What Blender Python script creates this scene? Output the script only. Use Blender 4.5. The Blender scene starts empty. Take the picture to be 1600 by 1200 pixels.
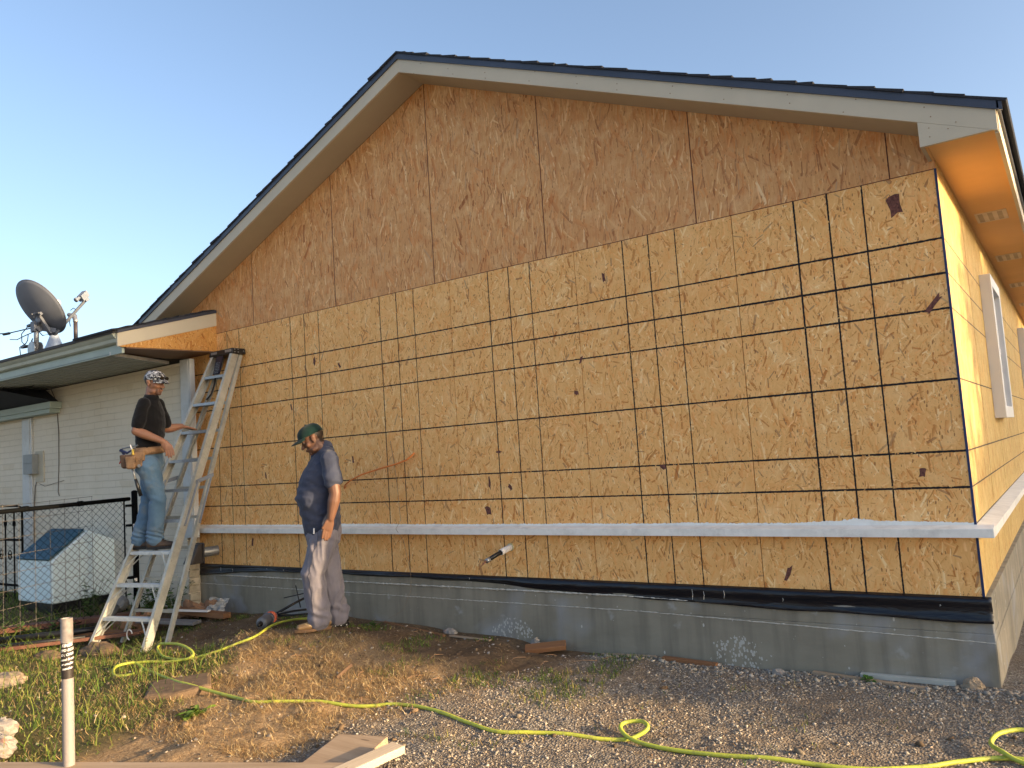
import bpy, math, random
import numpy as np
from mathutils import Vector, Matrix, noise as mnoise

random.seed(7); rng = np.random.default_rng(7)
C = bpy.context.scene.collection
SC = bpy.context.scene

# ------------------------------------------------------------------ camera
YAW, PIT, ROL, FPX = -0.609991233, 0.0861767241, -0.0653496111, 1247.54543
cam_d = bpy.data.cameras.new("camera"); cam = bpy.data.objects.new("camera", cam_d); C.objects.link(cam)
F = Vector((math.sin(YAW)*math.cos(PIT), math.cos(YAW)*math.cos(PIT), math.sin(PIT)))
R0 = F.cross(Vector((0, 0, 1))).normalized(); U0 = R0.cross(F)
RR = R0*math.cos(ROL) + U0*math.sin(ROL); UU = -R0*math.sin(ROL) + U0*math.cos(ROL)
M = Matrix((RR, UU, -F)).transposed().to_4x4()
M.translation = Vector((0.510207972, -5.13530107, 0.963762247))
cam.matrix_world = M
cam_d.sensor_fit = 'HORIZONTAL'; cam_d.sensor_width = 36.0; cam_d.lens = FPX/1600*36.0
cam_d.clip_start = 0.05; cam_d.clip_end = 2000
SC.camera = cam

# ------------------------------------------------------------------ light
SUN_EL = math.radians(12.0)
SUN_AZ = math.radians(9.5)          # degrees from +x towards +y
sd = Vector((math.cos(SUN_AZ)*math.cos(SUN_EL), math.sin(SUN_AZ)*math.cos(SUN_EL), math.sin(SUN_EL)))
w = bpy.data.worlds.new("World"); SC.world = w; w.use_nodes = True
wn = w.node_tree; wn.nodes.clear()
sky = wn.nodes.new("ShaderNodeTexSky"); sky.sky_type = 'NISHITA'; sky.sun_disc = False
sky.sun_elevation = SUN_EL; sky.sun_rotation = math.pi/2 - SUN_AZ
sky.air_density = 0.75; sky.dust_density = 3.0; sky.ozone_density = 0.9
bg = wn.nodes.new("ShaderNodeBackground"); bg.inputs[1].default_value = 0.15
wo = wn.nodes.new("ShaderNodeOutputWorld")
wn.links.new(sky.outputs[0], bg.inputs[0]); wn.links.new(bg.outputs[0], wo.inputs[0])
sl = bpy.data.lights.new("sun", 'SUN'); sl.energy = 3.9; sl.angle = math.radians(0.6); sl.color = (1.0, 0.72, 0.41)
so = bpy.data.objects.new("sun", sl); C.objects.link(so)
so.rotation_euler = sd.to_track_quat('Z', 'Y').to_euler()
SC.view_settings.view_transform = 'Standard'; SC.view_settings.look = 'None'
SC.view_settings.exposure = 1.4; SC.view_settings.gamma = 1.0

# ------------------------------------------------------------------ node helpers
class NT:
    def __init__(s, name):
        s.m = bpy.data.materials.new(name); s.m.use_nodes = True
        s.t = s.m.node_tree; s.t.nodes.clear()
        s.out = s.t.nodes.new("ShaderNodeOutputMaterial")
        s.b = s.t.nodes.new("ShaderNodeBsdfPrincipled")
        s.t.links.new(s.b.outputs[0], s.out.inputs[0])
        s._tc = None
    def put(s, sock, v):
        if isinstance(v, bpy.types.NodeSocket): s.t.links.new(v, sock)
        elif v is not None:
            if isinstance(v, (tuple, list)) and len(v) == 3 and sock.type == 'RGBA': v = (*v, 1)
            sock.default_value = v
    def tc(s, k='Object'):
        if s._tc is None: s._tc = s.t.nodes.new("ShaderNodeTexCoord")
        return s._tc.outputs[k]
    def world(s):
        g = s.t.nodes.new("ShaderNodeNewGeometry"); return g.outputs['Position']
    def math(s, op, a, b=None, c=None):
        n = s.t.nodes.new("ShaderNodeMath"); n.operation = op
        s.put(n.inputs[0], a)
        if b is not None: s.put(n.inputs[1], b)
        if c is not None: s.put(n.inputs[2], c)
        return n.outputs[0]
    def sep(s, v):
        n = s.t.nodes.new("ShaderNodeSeparateXYZ"); s.put(n.inputs[0], v); return n.outputs
    def comb(s, x, y, z=0.0):
        n = s.t.nodes.new("ShaderNodeCombineXYZ"); s.put(n.inputs[0], x); s.put(n.inputs[1], y); s.put(n.inputs[2], z); return n.outputs[0]
    def mapping(s, v, loc=(0, 0, 0), rot=(0, 0, 0), sc=(1, 1, 1)):
        n = s.t.nodes.new("ShaderNodeMapping"); s.put(n.inputs[0], v)
        n.inputs[1].default_value = loc; n.inputs[2].default_value = rot; n.inputs[3].default_value = sc
        return n.outputs[0]
    def noise(s, v, sc, det=3.0, ro=0.55, dist=0.0, out=0):
        n = s.t.nodes.new("ShaderNodeTexNoise"); s.put(n.inputs['Vector'], v)
        n.inputs['Scale'].default_value = sc; n.inputs['Detail'].default_value = det
        n.inputs['Roughness'].default_value = ro; n.inputs['Distortion'].default_value = dist
        return n.outputs[out]
    def vor(s, v, sc, feature='F1', dim='3D', rand=1.0):
        n = s.t.nodes.new("ShaderNodeTexVoronoi"); n.feature = feature; n.voronoi_dimensions = dim
        s.put(n.inputs['Vector'], v); n.inputs['Scale'].default_value = sc; n.inputs['Randomness'].default_value = rand
        return n.outputs
    def mix(s, f, a, b, mode='MIX'):
        n = s.t.nodes.new("ShaderNodeMix"); n.data_type = 'RGBA'; n.blend_type = mode
        s.put(n.inputs[0], f); s.put(n.inputs[6], a); s.put(n.inputs[7], b); return n.outputs[2]
    def fmix(s, f, a, b):
        n = s.t.nodes.new("ShaderNodeMix"); n.data_type = 'FLOAT'
        s.put(n.inputs[0], f); s.put(n.inputs[2], a); s.put(n.inputs[3], b); return n.outputs[0]
    def ramp(s, f, stops, const=False):
        n = s.t.nodes.new("ShaderNodeValToRGB"); s.put(n.inputs[0], f)
        r = n.color_ramp
        if const: r.interpolation = 'CONSTANT'
        while len(r.elements) < len(stops): r.elements.new(0.5)
        for e, (p, c) in zip(r.elements, stops):
            e.position = p; e.color = (*c, 1) if isinstance(c, (tuple, list)) else (c, c, c, 1)
        return n.outputs[0]
    def bump(s, h, st=0.3, d=0.01):
        n = s.t.nodes.new("ShaderNodeBump"); n.inputs['Strength'].default_value = st
        n.inputs['Distance'].default_value = d; s.put(n.inputs['Height'], h)
        s.t.links.new(n.outputs[0], s.b.inputs['Normal']); return n
    def attr(s, name):
        n = s.t.nodes.new("ShaderNodeAttribute"); n.attribute_name = name; return n.outputs['Color']
    def rnd(s):
        n = s.t.nodes.new("ShaderNodeObjectInfo"); return n.outputs['Random']
    def fin(s, col, rough=0.7, metal=0.0, spec=0.4):
        s.put(s.b.inputs['Base Color'], col); s.put(s.b.inputs['Roughness'], rough)
        s.put(s.b.inputs['Metallic'], metal); s.put(s.b.inputs['Specular IOR Level'], spec)
        return s.m

def simple(name, col, rough=0.6, metal=0.0, var=0.12, sc=6.0, bump=0.0, bsc=60.0, dirt=None, dsc=3.0, dth=(0.5, 0.75), spec=0.4, bd=0.004):
    n = NT(name); p = n.world()
    f = n.noise(p, sc, 4, 0.6)
    a = tuple(c*(1-var) for c in col); b = tuple(min(1, c*(1+var)) for c in col)
    c = n.mix(n.ramp(f, [(0.3, 0.0), (0.7, 1.0)]), a, b)
    if dirt:
        c = n.mix(n.ramp(n.noise(p, dsc, 6, 0.7), [(dth[0], 0.0), (dth[1], 1.0)]), c, dirt)
    if bump: n.bump(n.noise(p, bsc, 4, 0.6), bump, bd)
    return n.fin(c, rough, metal, spec)

def wood(name, c1, c2, axis=0, sc=1.0, rough=0.75):
    n = NT(name); v = n.tc('Object')
    s3 = [22, 22, 22]; s3[axis] = 1.6
    q = n.mapping(v, sc=tuple(k*sc for k in s3))
    f = n.noise(q, 1.0, 6, 0.65, 0.6)
    c = n.mix(n.ramp(f, [(0.3, 0.0), (0.68, 1.0)]), c1, c2)
    g = n.noise(n.mapping(v, sc=tuple(k*5 for k in s3)), 1.0, 3, 0.6)
    c = n.mix(n.math('MULTIPLY', g, 0.35), c, tuple(k*0.5 for k in c1))
    kn = n.vor(n.mapping(v, sc=tuple([2.5 if i == axis else 9 for i in range(3)])), 1.0)
    c = n.mix(n.math('MULTIPLY', n.math('LESS_THAN', kn['Distance'], 0.12), 0.6), c, tuple(k*0.35 for k in c1))
    n.bump(f, 0.25, 0.002)
    return n.fin(c, rough, 0, 0.3)

# ------------------------------------------------------------------ mesh helpers
class MB:
    def __init__(s): s.v = []; s.f = []; s.mi = []; s.cm = 0
    def add(s, vs, fs):
        o = len(s.v); s.v += [tuple(p) for p in vs]; s.f += [tuple(i+o for i in f) for f in fs]; s.mi += [s.cm]*len(fs)
    def box(s, x0, x1, y0, y1, z0, z1):
        s.hexa([(x0, y0, z0), (x1, y0, z0), (x1, y1, z0), (x0, y1, z0), (x0, y0, z1), (x1, y0, z1), (x1, y1, z1), (x0, y1, z1)])
    def hexa(s, v):
        s.add(v, [(0, 3, 2, 1), (4, 5, 6, 7), (0, 1, 5, 4), (1, 2, 6, 5), (2, 3, 7, 6), (3, 0, 4, 7)])
    def beam(s, a, b, wv, hv):
        """box from a to b; wv/hv half-extent vectors"""
        a, b, wv, hv = Vector(a), Vector(b), Vector(wv), Vector(hv)
        s.hexa([a-wv-hv, a+wv-hv, a+wv+hv, a-wv+hv, b-wv-hv, b+wv-hv, b+wv+hv, b-wv+hv])
    def prism(s, poly, d):
        """extrude polygon (list of 3d) by vector d"""
        n = len(poly); d = Vector(d)
        vs = [Vector(p) for p in poly] + [Vector(p)+d for p in poly]
        s.add(vs, [tuple(range(n-1, -1, -1)), tuple(range(n, 2*n))] + [(i, (i+1) % n, n+(i+1) % n, n+i) for i in range(n)])
    def tube(s, pts, r, n=8, cap=True):
        pts = [Vector(p) for p in pts]; N = len(pts)
        if not isinstance(r, (list, tuple)): r = [r]*N
        t = [(pts[min(i+1, N-1)]-pts[max(i-1, 0)]).normalized() for i in range(N)]
        ref = Vector((0, 0, 1)) if abs(t[0].z) < 0.9 else Vector((1, 0, 0))
        side = t[0].cross(ref).normalized(); vs = []; fs = []
        for i in range(N):
            side = (side - t[i]*side.dot(t[i])).normalized(); b = t[i].cross(side)
            for k in range(n):
                a = 2*math.pi*k/n; vs.append(pts[i]+side*math.cos(a)*r[i]+b*math.sin(a)*r[i])
        for i in range(N-1):
            for k in range(n):
                k2 = (k+1) % n; fs.append((i*n+k, i*n+k2, (i+1)*n+k2, (i+1)*n+k))
        if cap: fs += [tuple(range(n-1, -1, -1)), tuple(range((N-1)*n, N*n))]
        s.add(vs, fs)
    def lathe(s, c, prof, axis=(0, 0, 1), n=24, close=True):
        """prof: list of (r, h) along axis from c"""
        ax = Vector(axis).normalized(); ref = Vector((0, 0, 1)) if abs(ax.z) < 0.9 else Vector((1, 0, 0))
        s1 = ax.cross(ref).normalized(); s2 = ax.cross(s1); c = Vector(c); vs = []; fs = []
        for r, h in prof:
            for k in range(n):
                a = 2*math.pi*k/n; vs.append(c+ax*h+(s1*math.cos(a)+s2*math.sin(a))*r)
        for i in range(len(prof)-1):
            for k in range(n):
                k2 = (k+1) % n; fs.append((i*n+k, i*n+k2, (i+1)*n+k2, (i+1)*n+k))
        if close: fs += [tuple(range(n-1, -1, -1)), tuple(range((len(prof)-1)*n, len(prof)*n))]
        s.add(vs, fs)
    def loft(s, pts, rad, side=(1, 0, 0), n=16):
        """closed tube with round ends; rad list of (ra, rb): ra along side, rb across"""
        pts = [Vector(p) for p in pts]; N = len(pts)
        rad = [(r, r) if not isinstance(r, (tuple, list)) else r for r in rad]
        t = [(pts[min(i+1, N-1)]-pts[max(i-1, 0)]).normalized() for i in range(N)]
        sd_ = Vector(side); rings = []
        def fr(i):
            a = (sd_-t[i]*sd_.dot(t[i])).normalized(); return a, t[i].cross(a)
        a, b = fr(0); m = min(rad[0])
        for ph in (75, 50, 25):
            q = math.radians(ph); rings.append((pts[0]-t[0]*m*math.sin(q), a*rad[0][0]*math.cos(q), b*rad[0][1]*math.cos(q)))
        for i in range(N):
            a, b = fr(i); rings.append((pts[i], a*rad[i][0], b*rad[i][1]))
        a, b = fr(N-1); m = min(rad[-1])
        for ph in (25, 50, 75):
            q = math.radians(ph); rings.append((pts[-1]+t[-1]*m*math.sin(q), a*rad[-1][0]*math.cos(q), b*rad[-1][1]*math.cos(q)))
        vs = []; fs = []
        for c, aa, bb in rings:
            for k in range(n):
                g = 2*math.pi*k/n; vs.append(c+aa*math.cos(g)+bb*math.sin(g))
        K = len(rings)
        for i in range(K-1):
            for k in range(n):
                k2 = (k+1) % n; fs.append((i*n+k, i*n+k2, (i+1)*n+k2, (i+1)*n+k))
        fs += [tuple(range(n-1, -1, -1)), tuple(range((K-1)*n, K*n))]
        s.add(vs, fs)
    def ell(s, c, r, ax=None, n=14, m=9):
        c = Vector(c); ax = ax or (Vector((1, 0, 0)), Vector((0, 1, 0)), Vector((0, 0, 1))); vs = []; fs = []
        if not isinstance(r, (tuple, list)): r = (r, r, r)
        for i in range(1, m):
            th = math.pi*i/m
            for k in range(n):
                a = 2*math.pi*k/n
                vs.append(c+ax[0]*r[0]*math.sin(th)*math.cos(a)+ax[1]*r[1]*math.sin(th)*math.sin(a)+ax[2]*r[2]*math.cos(th))
        for i in range(m-2):
            for k in range(n):
                k2 = (k+1) % n; fs.append((i*n+k, (i+1)*n+k, (i+1)*n+k2, i*n+k2))
        vs += [c+ax[2]*r[2], c-ax[2]*r[2]]; T = (m-1)*n
        for k in range(n):
            k2 = (k+1) % n; fs += [(T, k, k2), (T+1, (m-2)*n+k2, (m-2)*n+k)]
        s.add(vs, fs)

def wloc(o):
    v = Vector((0, 0, 0))
    while o is not None: v += o.location; o = o.parent
    return v
def tag(o, label=None, cat=None, group=None, kind=None):
    if label: o['label'] = label
    if cat: o['category'] = cat
    if group: o['group'] = group
    if kind: o['kind'] = kind
    return o
def thing(name, loc, label, cat, group=None):
    o = bpy.data.objects.new(name, None); C.objects.link(o); o.location = loc; o.empty_display_size = 0.1
    return tag(o, label, cat, group)
def build(name, mb, mat, parent=None, origin=None, smooth=False, bevel=0.0, label=None, recalc=False):
    """vertices are given in world space; the object sits at origin (default: the parent's place)"""
    o0 = wloc(parent) if parent else Vector((0, 0, 0))
    org = Vector(origin) if origin is not None else o0
    me = bpy.data.meshes.new(name)
    me.from_pydata([(p[0]-org.x, p[1]-org.y, p[2]-org.z) for p in mb.v], [], mb.f)
    mats = mat if isinstance(mat, (list, tuple)) else [mat]
    for m_ in mats: me.materials.append(m_)
    if len(mats) > 1: me.polygons.foreach_set('material_index', mb.mi)
    if recalc:
        import bmesh
        bm = bmesh.new(); bm.from_mesh(me); bmesh.ops.recalc_face_normals(bm, faces=bm.faces); bm.to_mesh(me); bm.free()
    if smooth: me.polygons.foreach_set('use_smooth', [True]*len(me.polygons))
    o = bpy.data.objects.new(name, me); C.objects.link(o)
    o.parent = parent; o.location = org-o0
    if bevel:
        b = o.modifiers.new('bevel', 'BEVEL'); b.width = bevel; b.segments = 2; b.limit_method = 'ANGLE'
    if label: o['label'] = label
    return o
def build_each(name, mb, mat, parent, **k):
    """every separate piece of the builder becomes an object of its own"""
    n = len(mb.v); par = list(range(n))
    def find(a):
        while par[a] != a: par[a] = par[par[a]]; a = par[a]
        return a
    for f in mb.f:
        r = find(f[0])
        for i in f[1:]:
            q = find(i)
            if q != r: par[q] = r
    grp = {}
    for fi, f in enumerate(mb.f): grp.setdefault(find(f[0]), []).append(f)
    out = []
    for fs in grp.values():
        ids = sorted({i for f in fs for i in f}); mp_ = {i: j for j, i in enumerate(ids)}
        m2 = MB(); m2.add([mb.v[i] for i in ids], [tuple(mp_[i] for i in f) for f in fs]); out.append(build(name, m2, mat, parent, **k))
    return out
def single(name, mb, mat, label, cat, group=None, origin=None, **k):
    a = np.array(mb.v); org = origin if origin is not None else (float(a[:, 0].mean()), float(a[:, 1].mean()), float(a[:, 2].min()))
    return tag(build(name, mb, mat, None, org, **k), label, cat, group)
def organic(name, mb, mat, parent, voxel=0.006, smooth=6, disp=None, color=None, label=None):
    """union of closed shapes -> one continuous surface"""
    o0 = wloc(parent)
    me = bpy.data.meshes.new(name); me.from_pydata([tuple(Vector(p)-o0) for p in mb.v], [], mb.f)
    o = bpy.data.objects.new(name, me); C.objects.link(o)
    r = o.modifiers.new('r', 'REMESH'); r.mode = 'VOXEL'; r.voxel_size = voxel
    if smooth: q = o.modifiers.new('s', 'SMOOTH'); q.factor = 0.5; q.iterations = smooth
    dg = bpy.context.evaluated_depsgraph_get(); dg.update()
    m2 = bpy.data.meshes.new_from_object(o.evaluated_get(dg)); o.modifiers.clear(); o.data = m2; m2.name = name
    n = len(m2.vertices)
    co = np.empty(n*3); m2.vertices.foreach_get('co', co); co = co.reshape(-1, 3)
    if disp:
        no = np.empty(n*3); m2.vertices.foreach_get('normal', no); no = no.reshape(-1, 3)
        wco = co+np.array(o0)
        d = np.array([disp(Vector(p), Vector(q)) for p, q in zip(wco, no)])
        co = co+no*d[:, None]; m2.vertices.foreach_set('co', co.ravel())
    if color:
        at = m2.color_attributes.new('Col', 'FLOAT_COLOR', 'POINT')
        cc = np.array([(*color(Vector(p)), 1.0) for p in co+np.array(o0)], dtype=np.float32)
        at.data.foreach_set('color', cc.ravel())
    m2.materials.clear(); m2.materials.append(mat)
    m2.polygons.foreach_set('use_smooth', [True]*len(m2.polygons)); m2.update()
    o.parent = parent
    if label: o['label'] = label
    return o

def copy_tree(o, loc=None, parent=None):
    c = o.copy(); C.objects.link(c)
    if parent is not None: c.parent = parent
    if loc is not None: c.location = loc
    for ch in list(o.children): copy_tree(ch, None, c)
    return c

# ------------------------------------------------------------------ ground height
GP = np.array([(0.05, 0, -.475), (-.7, 0, -.49), (-1.3, 0, -.505), (-2.65, 0, -.515), (-3.6, 0, -.46), (-4.6, 0, -.425), (-6, 0, -.44), (-7.4, 0, -.45),
    (-4.62, -.72, -.36), (-4.2, -.8, -.37), (-5.0, -.95, -.37), (-5.3, -.4, -.39), (-6.3, -1.2, -.55), (-6.95, -1.37, -.55), (-6.4, -.3, -.48),
    (-6.3, -.85, -.52), (-6.9, -.9, -.54), (-5.4, -1.5, -.49), (-4.5, -1.4, -.42), (-4.4, -2, -.455), (-3.7, -1.3, -.43), (-3.6, -2, -.46), (-3.3, -.7, -.42), (-3, -1.7, -.46), (-2.5, -2.2, -.47), (-2, -1.7, -.48),
    (-2.4, -.6, -.47), (-1.5, -1.5, -.5), (-1.2, -.6, -.49), (-.5, -.5, -.49), (0, -1, -.5), (.2, -1.2, -.5), (-8.7, -.9, -.47), (-7.5, -1.9, -.48), (-9, -.2, -.44), (-11, -.2, -.46), (-4, -3, -.5),
    (-1.5, -3, -.5), (2, 0, -.52), (.3, .4, -.5), (.3, 1.4, -.55), (1, 2, -.6), (1.5, 6, -.62), (-6, -3, -.5), (-12, -4, -.5), (1, -5, -.52), (-3, -6, -.5)])
def gbase(x, y):
    x = np.asarray(x, float); y = np.asarray(y, float); num = 0; den = 0
    for px, py, pz in GP:
        wgt = 1.0/((x-px)**2+(y-py)**2+0.02)**1.6
        num = num+wgt*pz; den = den+wgt
    return num/den
_lat = rng.random((8, 64, 64))
def vnoise(x, y, s, k):
    x = np.asarray(x)*s+17.3*k; y = np.asarray(y)*s+9.1*k
    xi = np.floor(x).astype(int); yi = np.floor(y).astype(int); fx = x-xi; fy = y-yi
    fx = fx*fx*(3-2*fx); fy = fy*fy*(3-2*fy); L = _lat[k % 8]
    a = L[xi % 64, yi % 64]; b = L[(xi+1) % 64, yi % 64]; c = L[xi % 64, (yi+1) % 64]; d = L[(xi+1) % 64, (yi+1) % 64]
    return (a*(1-fx)+b*fx)*(1-fy)+(c*(1-fx)+d*fx)*fy
def zone(x, y):
    """masks: green grass, dry grass, gravel (0..1)"""
    x = np.asarray(x, float); y = np.asarray(y, float)
    jit = (vnoise(x, y, 1.7, 1)-.5)*0.9+(vnoise(x, y, 5, 2)-.5)*0.35
    # border between grass and dirt runs from (-4.9,-0.95) to (-3.7,-2.9)
    s1 = (-0.853*(x+4.4)-0.52*(y+1.95))+jit*0.45
    near = np.clip((-(y+1.15)+jit*.3)/0.25, 0, 1)
    green = np.clip(s1/0.25+0.3, 0, 1)*near
    green = np.maximum(green, np.clip((-x-7.3)/0.4, 0, 1)*np.clip(.9-1.0*np.abs(y+1.6), 0, 1)*0.6)
    gr = np.clip((x+3.0-0.25*(y+1.0)+jit*0.7)/0.5, 0, 1)
    dry = np.clip(1-gr, 0, 1)*np.clip((x+5.3)/0.5, 0, 1)*np.clip((-y-.72+jit*.4)/0.3, 0, 1)*(1-green*.7)
    return green, dry, gr
def gh(x, y):
    g = gbase(x, y); gn, dr, gv = zone(x, y)
    bump = (vnoise(x, y, 2.3, 3)-.5)*.035+(vnoise(x, y, 7, 4)-.5)*.022*(1-gv*.5)+(vnoise(x, y, 19, 5)-.5)*.010+(vnoise(x, y, 47, 6)-.5)*.006
    fade = np.clip(-(np.asarray(y)+.02)/.2, 0.25, 1)
    return g+bump*fade
def g1(x, y): return float(gh(np.array([x]), np.array([y]))[0])
# ------------------------------------------------------------------ materials
def osb(name, tones, plane='xz', vert=0.0, lines=None, contrast=1.0, spots=0.5, speck=1.0, wear=0.0, flake=1.0):
    n = NT(name); v = n.tc('Object'); X = n.sep(v)
    u = X[0] if plane == 'xz' else X[1]; z = X[2]
    rn = n.math('MULTIPLY', n.rnd(), 37.0)
    base = n.comb(n.math('ADD', u, rn), n.math('ADD', z, rn))
    wv = n.noise(base, 3.0, 2, 0.5, 0, 1)
    warp = n.t.nodes.new("ShaderNodeVectorMath"); warp.operation = 'MULTIPLY_ADD'
    n.put(warp.inputs[0], wv); warp.inputs[1].default_value = (0.09, 0.09, 0); n.put(warp.inputs[2], base); q = warp.outputs[0]
    # strands: one small rectangle per cell, turned at random, laid over each other
    fine = n.noise(n.mapping(q, sc=(38, 14 if vert else 30, 1)), 1.0, 5, 0.7)
    val = n.math('ADD', 0.5, n.math('MULTIPLY', n.math('SUBTRACT', fine, .5), .5)); red = None; dark = None
    spec = [(.075, .9, .17), (.060, .95, .13), (.050, .95, .16), (.066, .9, .10), (.042, .9, .20), (.034, .9, .16), (.085, .85, .14), (.055, .9, .09)]
    for k, (cell, lr, wr) in enumerate(spec):
        cell *= flake
        m = n.mapping(q, loc=(k*3.71, k*1.93, 0), sc=(1, .62 if vert else .8, 1))
        vo = n.vor(m, 1/cell, dim='2D'); cs = n.t.nodes.new("ShaderNodeSeparateColor"); n.put(cs.inputs[0], vo['Color'])
        d = n.t.nodes.new("ShaderNodeVectorMath"); d.operation = 'SUBTRACT'; n.put(d.inputs[0], m); n.put(d.inputs[1], vo['Position'])
        rt_ = n.t.nodes.new("ShaderNodeVectorRotate"); rt_.rotation_type = 'Z_AXIS'; n.put(rt_.inputs['Vector'], d.outputs[0])
        g1_, g2_ = (.5, .5)
        if vert: ang = n.math('ADD', math.pi/2, n.math('MULTIPLY', n.math('SUBTRACT', cs.outputs[0], .5), 1.0 if k % 3 else 2.4))
        else: ang = n.math('MULTIPLY', cs.outputs[0], math.pi) if k % 2 else n.math('ADD', math.pi/2, n.math('MULTIPLY', n.math('SUBTRACT', cs.outputs[0], .5), 1.6))
        n.put(rt_.inputs['Angle'], ang); X2 = n.sep(rt_.outputs[0])
        L_, W_ = cell*lr*(.62 if vert else .5), cell*wr*.5
        wv2 = n.math('MULTIPLY', n.math('ADD', cs.outputs[1], .5), W_)
        mk_ = n.math('MULTIPLY', n.math('LESS_THAN', n.math('ABSOLUTE', X2[0]), L_), n.math('LESS_THAN', n.math('ABSOLUTE', X2[1]), wv2))
        c3 = n.math('SUBTRACT', cs.outputs[2], .5); c3 = n.math('ADD', n.math('MULTIPLY', n.math('MULTIPLY', n.math('MULTIPLY', c3, c3), c3), 3.4), n.math('MULTIPLY', c3, .22))
        c3 = n.math('ADD', c3, n.math('MULTIPLY', X2[1], .10/W_))
        val = n.fmix(n.math('MULTIPLY', mk_, .85), val, n.math('ADD', .52, c3))
        rk = n.math('MULTIPLY', mk_, n.math('GREATER_THAN', cs.outputs[1], .80))
        red = rk if red is None else n.math('MAXIMUM', n.math('MULTIPLY', red, n.math('SUBTRACT', 1.0, mk_)), rk)
        dk_ = n.math('MULTIPLY', mk_, n.math('GREATER_THAN', cs.outputs[2], (.965 if k in (1, 3, 5) else .99)))
        dark = dk_ if dark is None else n.math('MAXIMUM', dark, dk_)
    val = n.math('ADD', n.math('MULTIPLY', n.math('SUBTRACT', val, .5), contrast), .5)
    c = n.ramp(val, [(0.0, tones[0]), (0.28, tones[1]), (0.55, tones[2]), (0.85, tones[3]), (1.0, tones[4])])
    c = n.mix(n.math('MULTIPLY', red, .55 if not vert else .65), c, n.mix(1.0, c, (.98, .74, .56), 'MULTIPLY'))
    c = n.mix(n.math('MULTIPLY', dark, spots*.9), c, (.24, .085, .035))
    big = n.noise(base, 1.3, 3, 0.6)
    tint = n.math('FRACT', n.math('MULTIPLY', n.rnd(), 7.31))
    c = n.mix(n.math('MULTIPLY', tint, .16 if not vert else .34), c, tones[1])
    c = n.mix(n.ramp(big, [(0.35, 0.0), (0.7, 0.5)]), c, n.mix(0.5, c, tones[1]))
    pt = n.noise(base, 7.0, 3, 0.6)
    c = n.mix(n.ramp(pt, [(0.5, 0.0), (0.75, 0.35)]), c, tones[4])
    rp = n.noise(base, 5.5, 4, .65)
    c = n.mix(n.ramp(rp, [(.52, 0.0), (.70, .4 if not vert else .6)]), c, n.mix(1.0, c, (.97, .74, .58) if not vert else (.96, .74, .58), 'MULTIPLY'))
    # reddish-brown flakes
    for sc, ax_, th, rt, col, am in ((26, 2.6, .24, .82, (.26, .10, .035), speck), (60, 2.6, .22, .86, (.30, .13, .05), speck*.9)):
        m = n.mapping(q, rot=(0, 0, math.radians({9: 25, 26: -50, 60: 70}[sc] if not vert else 0)), sc=(sc*ax_, sc, 1))
        vo = n.vor(m, 1.0, dim='2D'); cs = n.t.nodes.new("ShaderNodeSeparateColor"); n.put(cs.inputs[0], vo['Color'])
        dd = n.math('ADD', vo['Distance'], n.math('MULTIPLY', n.math('SUBTRACT', n.noise(q, sc*6, 3, .7), .5), .22))
        k1 = n.math('MULTIPLY', n.math('GREATER_THAN', cs.outputs[0], rt), n.math('LESS_THAN', dd, n.math('MULTIPLY', cs.outputs[1], th*1.3)))
        c = n.mix(n.math('MULTIPLY', k1, am), c, col)
    if wear:
        wn_ = n.noise(base, 90, 3, 0.7); wb = n.noise(base, 1.6, 2, 0.5)
        k1 = n.math('MULTIPLY', n.math('GREATER_THAN', wn_, 0.64), n.math('GREATER_THAN', wb, 0.52))
        c = n.mix(n.math('MULTIPLY', k1, wear), c, (.05, .035, .02))
    if lines:
        jx = n.math('MULTIPLY', n.math('SUBTRACT', n.noise(v, 30, 3, .7), .5), 0.006)
        wide = n.math('MULTIPLY', n.math('SUBTRACT', n.noise(v, 55, 2, .6), .5), 0.006)
        tot = None
        def ln(coord, cpos, half):
            d = n.math('ABSOLUTE', n.math('SUBTRACT', n.math('ADD', coord, jx), cpos))
            return n.math('LESS_THAN', d, n.math('ADD', wide, half))
        for cpos, half in lines['u']:
            k1 = ln(u, cpos, half); tot = k1 if tot is None else n.math('MAXIMUM', tot, k1)
        for cpos, half in lines['z']:
            k1 = ln(z, cpos, half); tot = k1 if tot is None else n.math('MAXIMUM', tot, k1)
        gap = n.math('GREATER_THAN', n.noise(v, 14, 4, .75), lines.get('gap', 0.37))
        tot = n.math('MULTIPLY', tot, gap)
        c = n.mix(n.math('MULTIPLY', tot, lines.get('op', 1.0)), c, lines.get('col', (.012, .012, .013)))
    n.bump(val, 0.25, 0.003)
    return n.fin(c, 0.72, 0, 0.25)

T_LOW = [(.52, .22, .06), (.74, .395, .135), (.84, .475, .175), (.90, .55, .225), (.97, .70, .36)]
T_UP = [(.32, .13, .05), (.56, .27, .108), (.66, .355, .145), (.75, .44, .185), (.88, .62, .34)]
U = .0254
GRID_Z = [(16*U, .0045), (24*U, .005), (32*U, .005), (48*U, .005), (64*U, .005), (72*U, .0055), (80*U, .005)]
def vlines(hw): return [(16*U, hw), (24*U, hw*.9), (32*U, hw*.8)]
M_OSB = osb('osb_lower', T_LOW, lines=dict(u=vlines(.0046), z=GRID_Z), contrast=1.45, wear=.0, flake=1.12, spots=.8, speck=.75)
M_OSBW = osb('osb_lower_worn', T_LOW, lines=dict(u=vlines(.0060), z=[(a, b*1.25) for a, b in GRID_Z]), contrast=1.45, wear=.55, spots=.8, flake=1.12, speck=.75)
M_OSBG = osb('osb_gable', T_UP, vert=1, contrast=1.25, spots=.6, speck=.6, flake=1.35)
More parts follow.
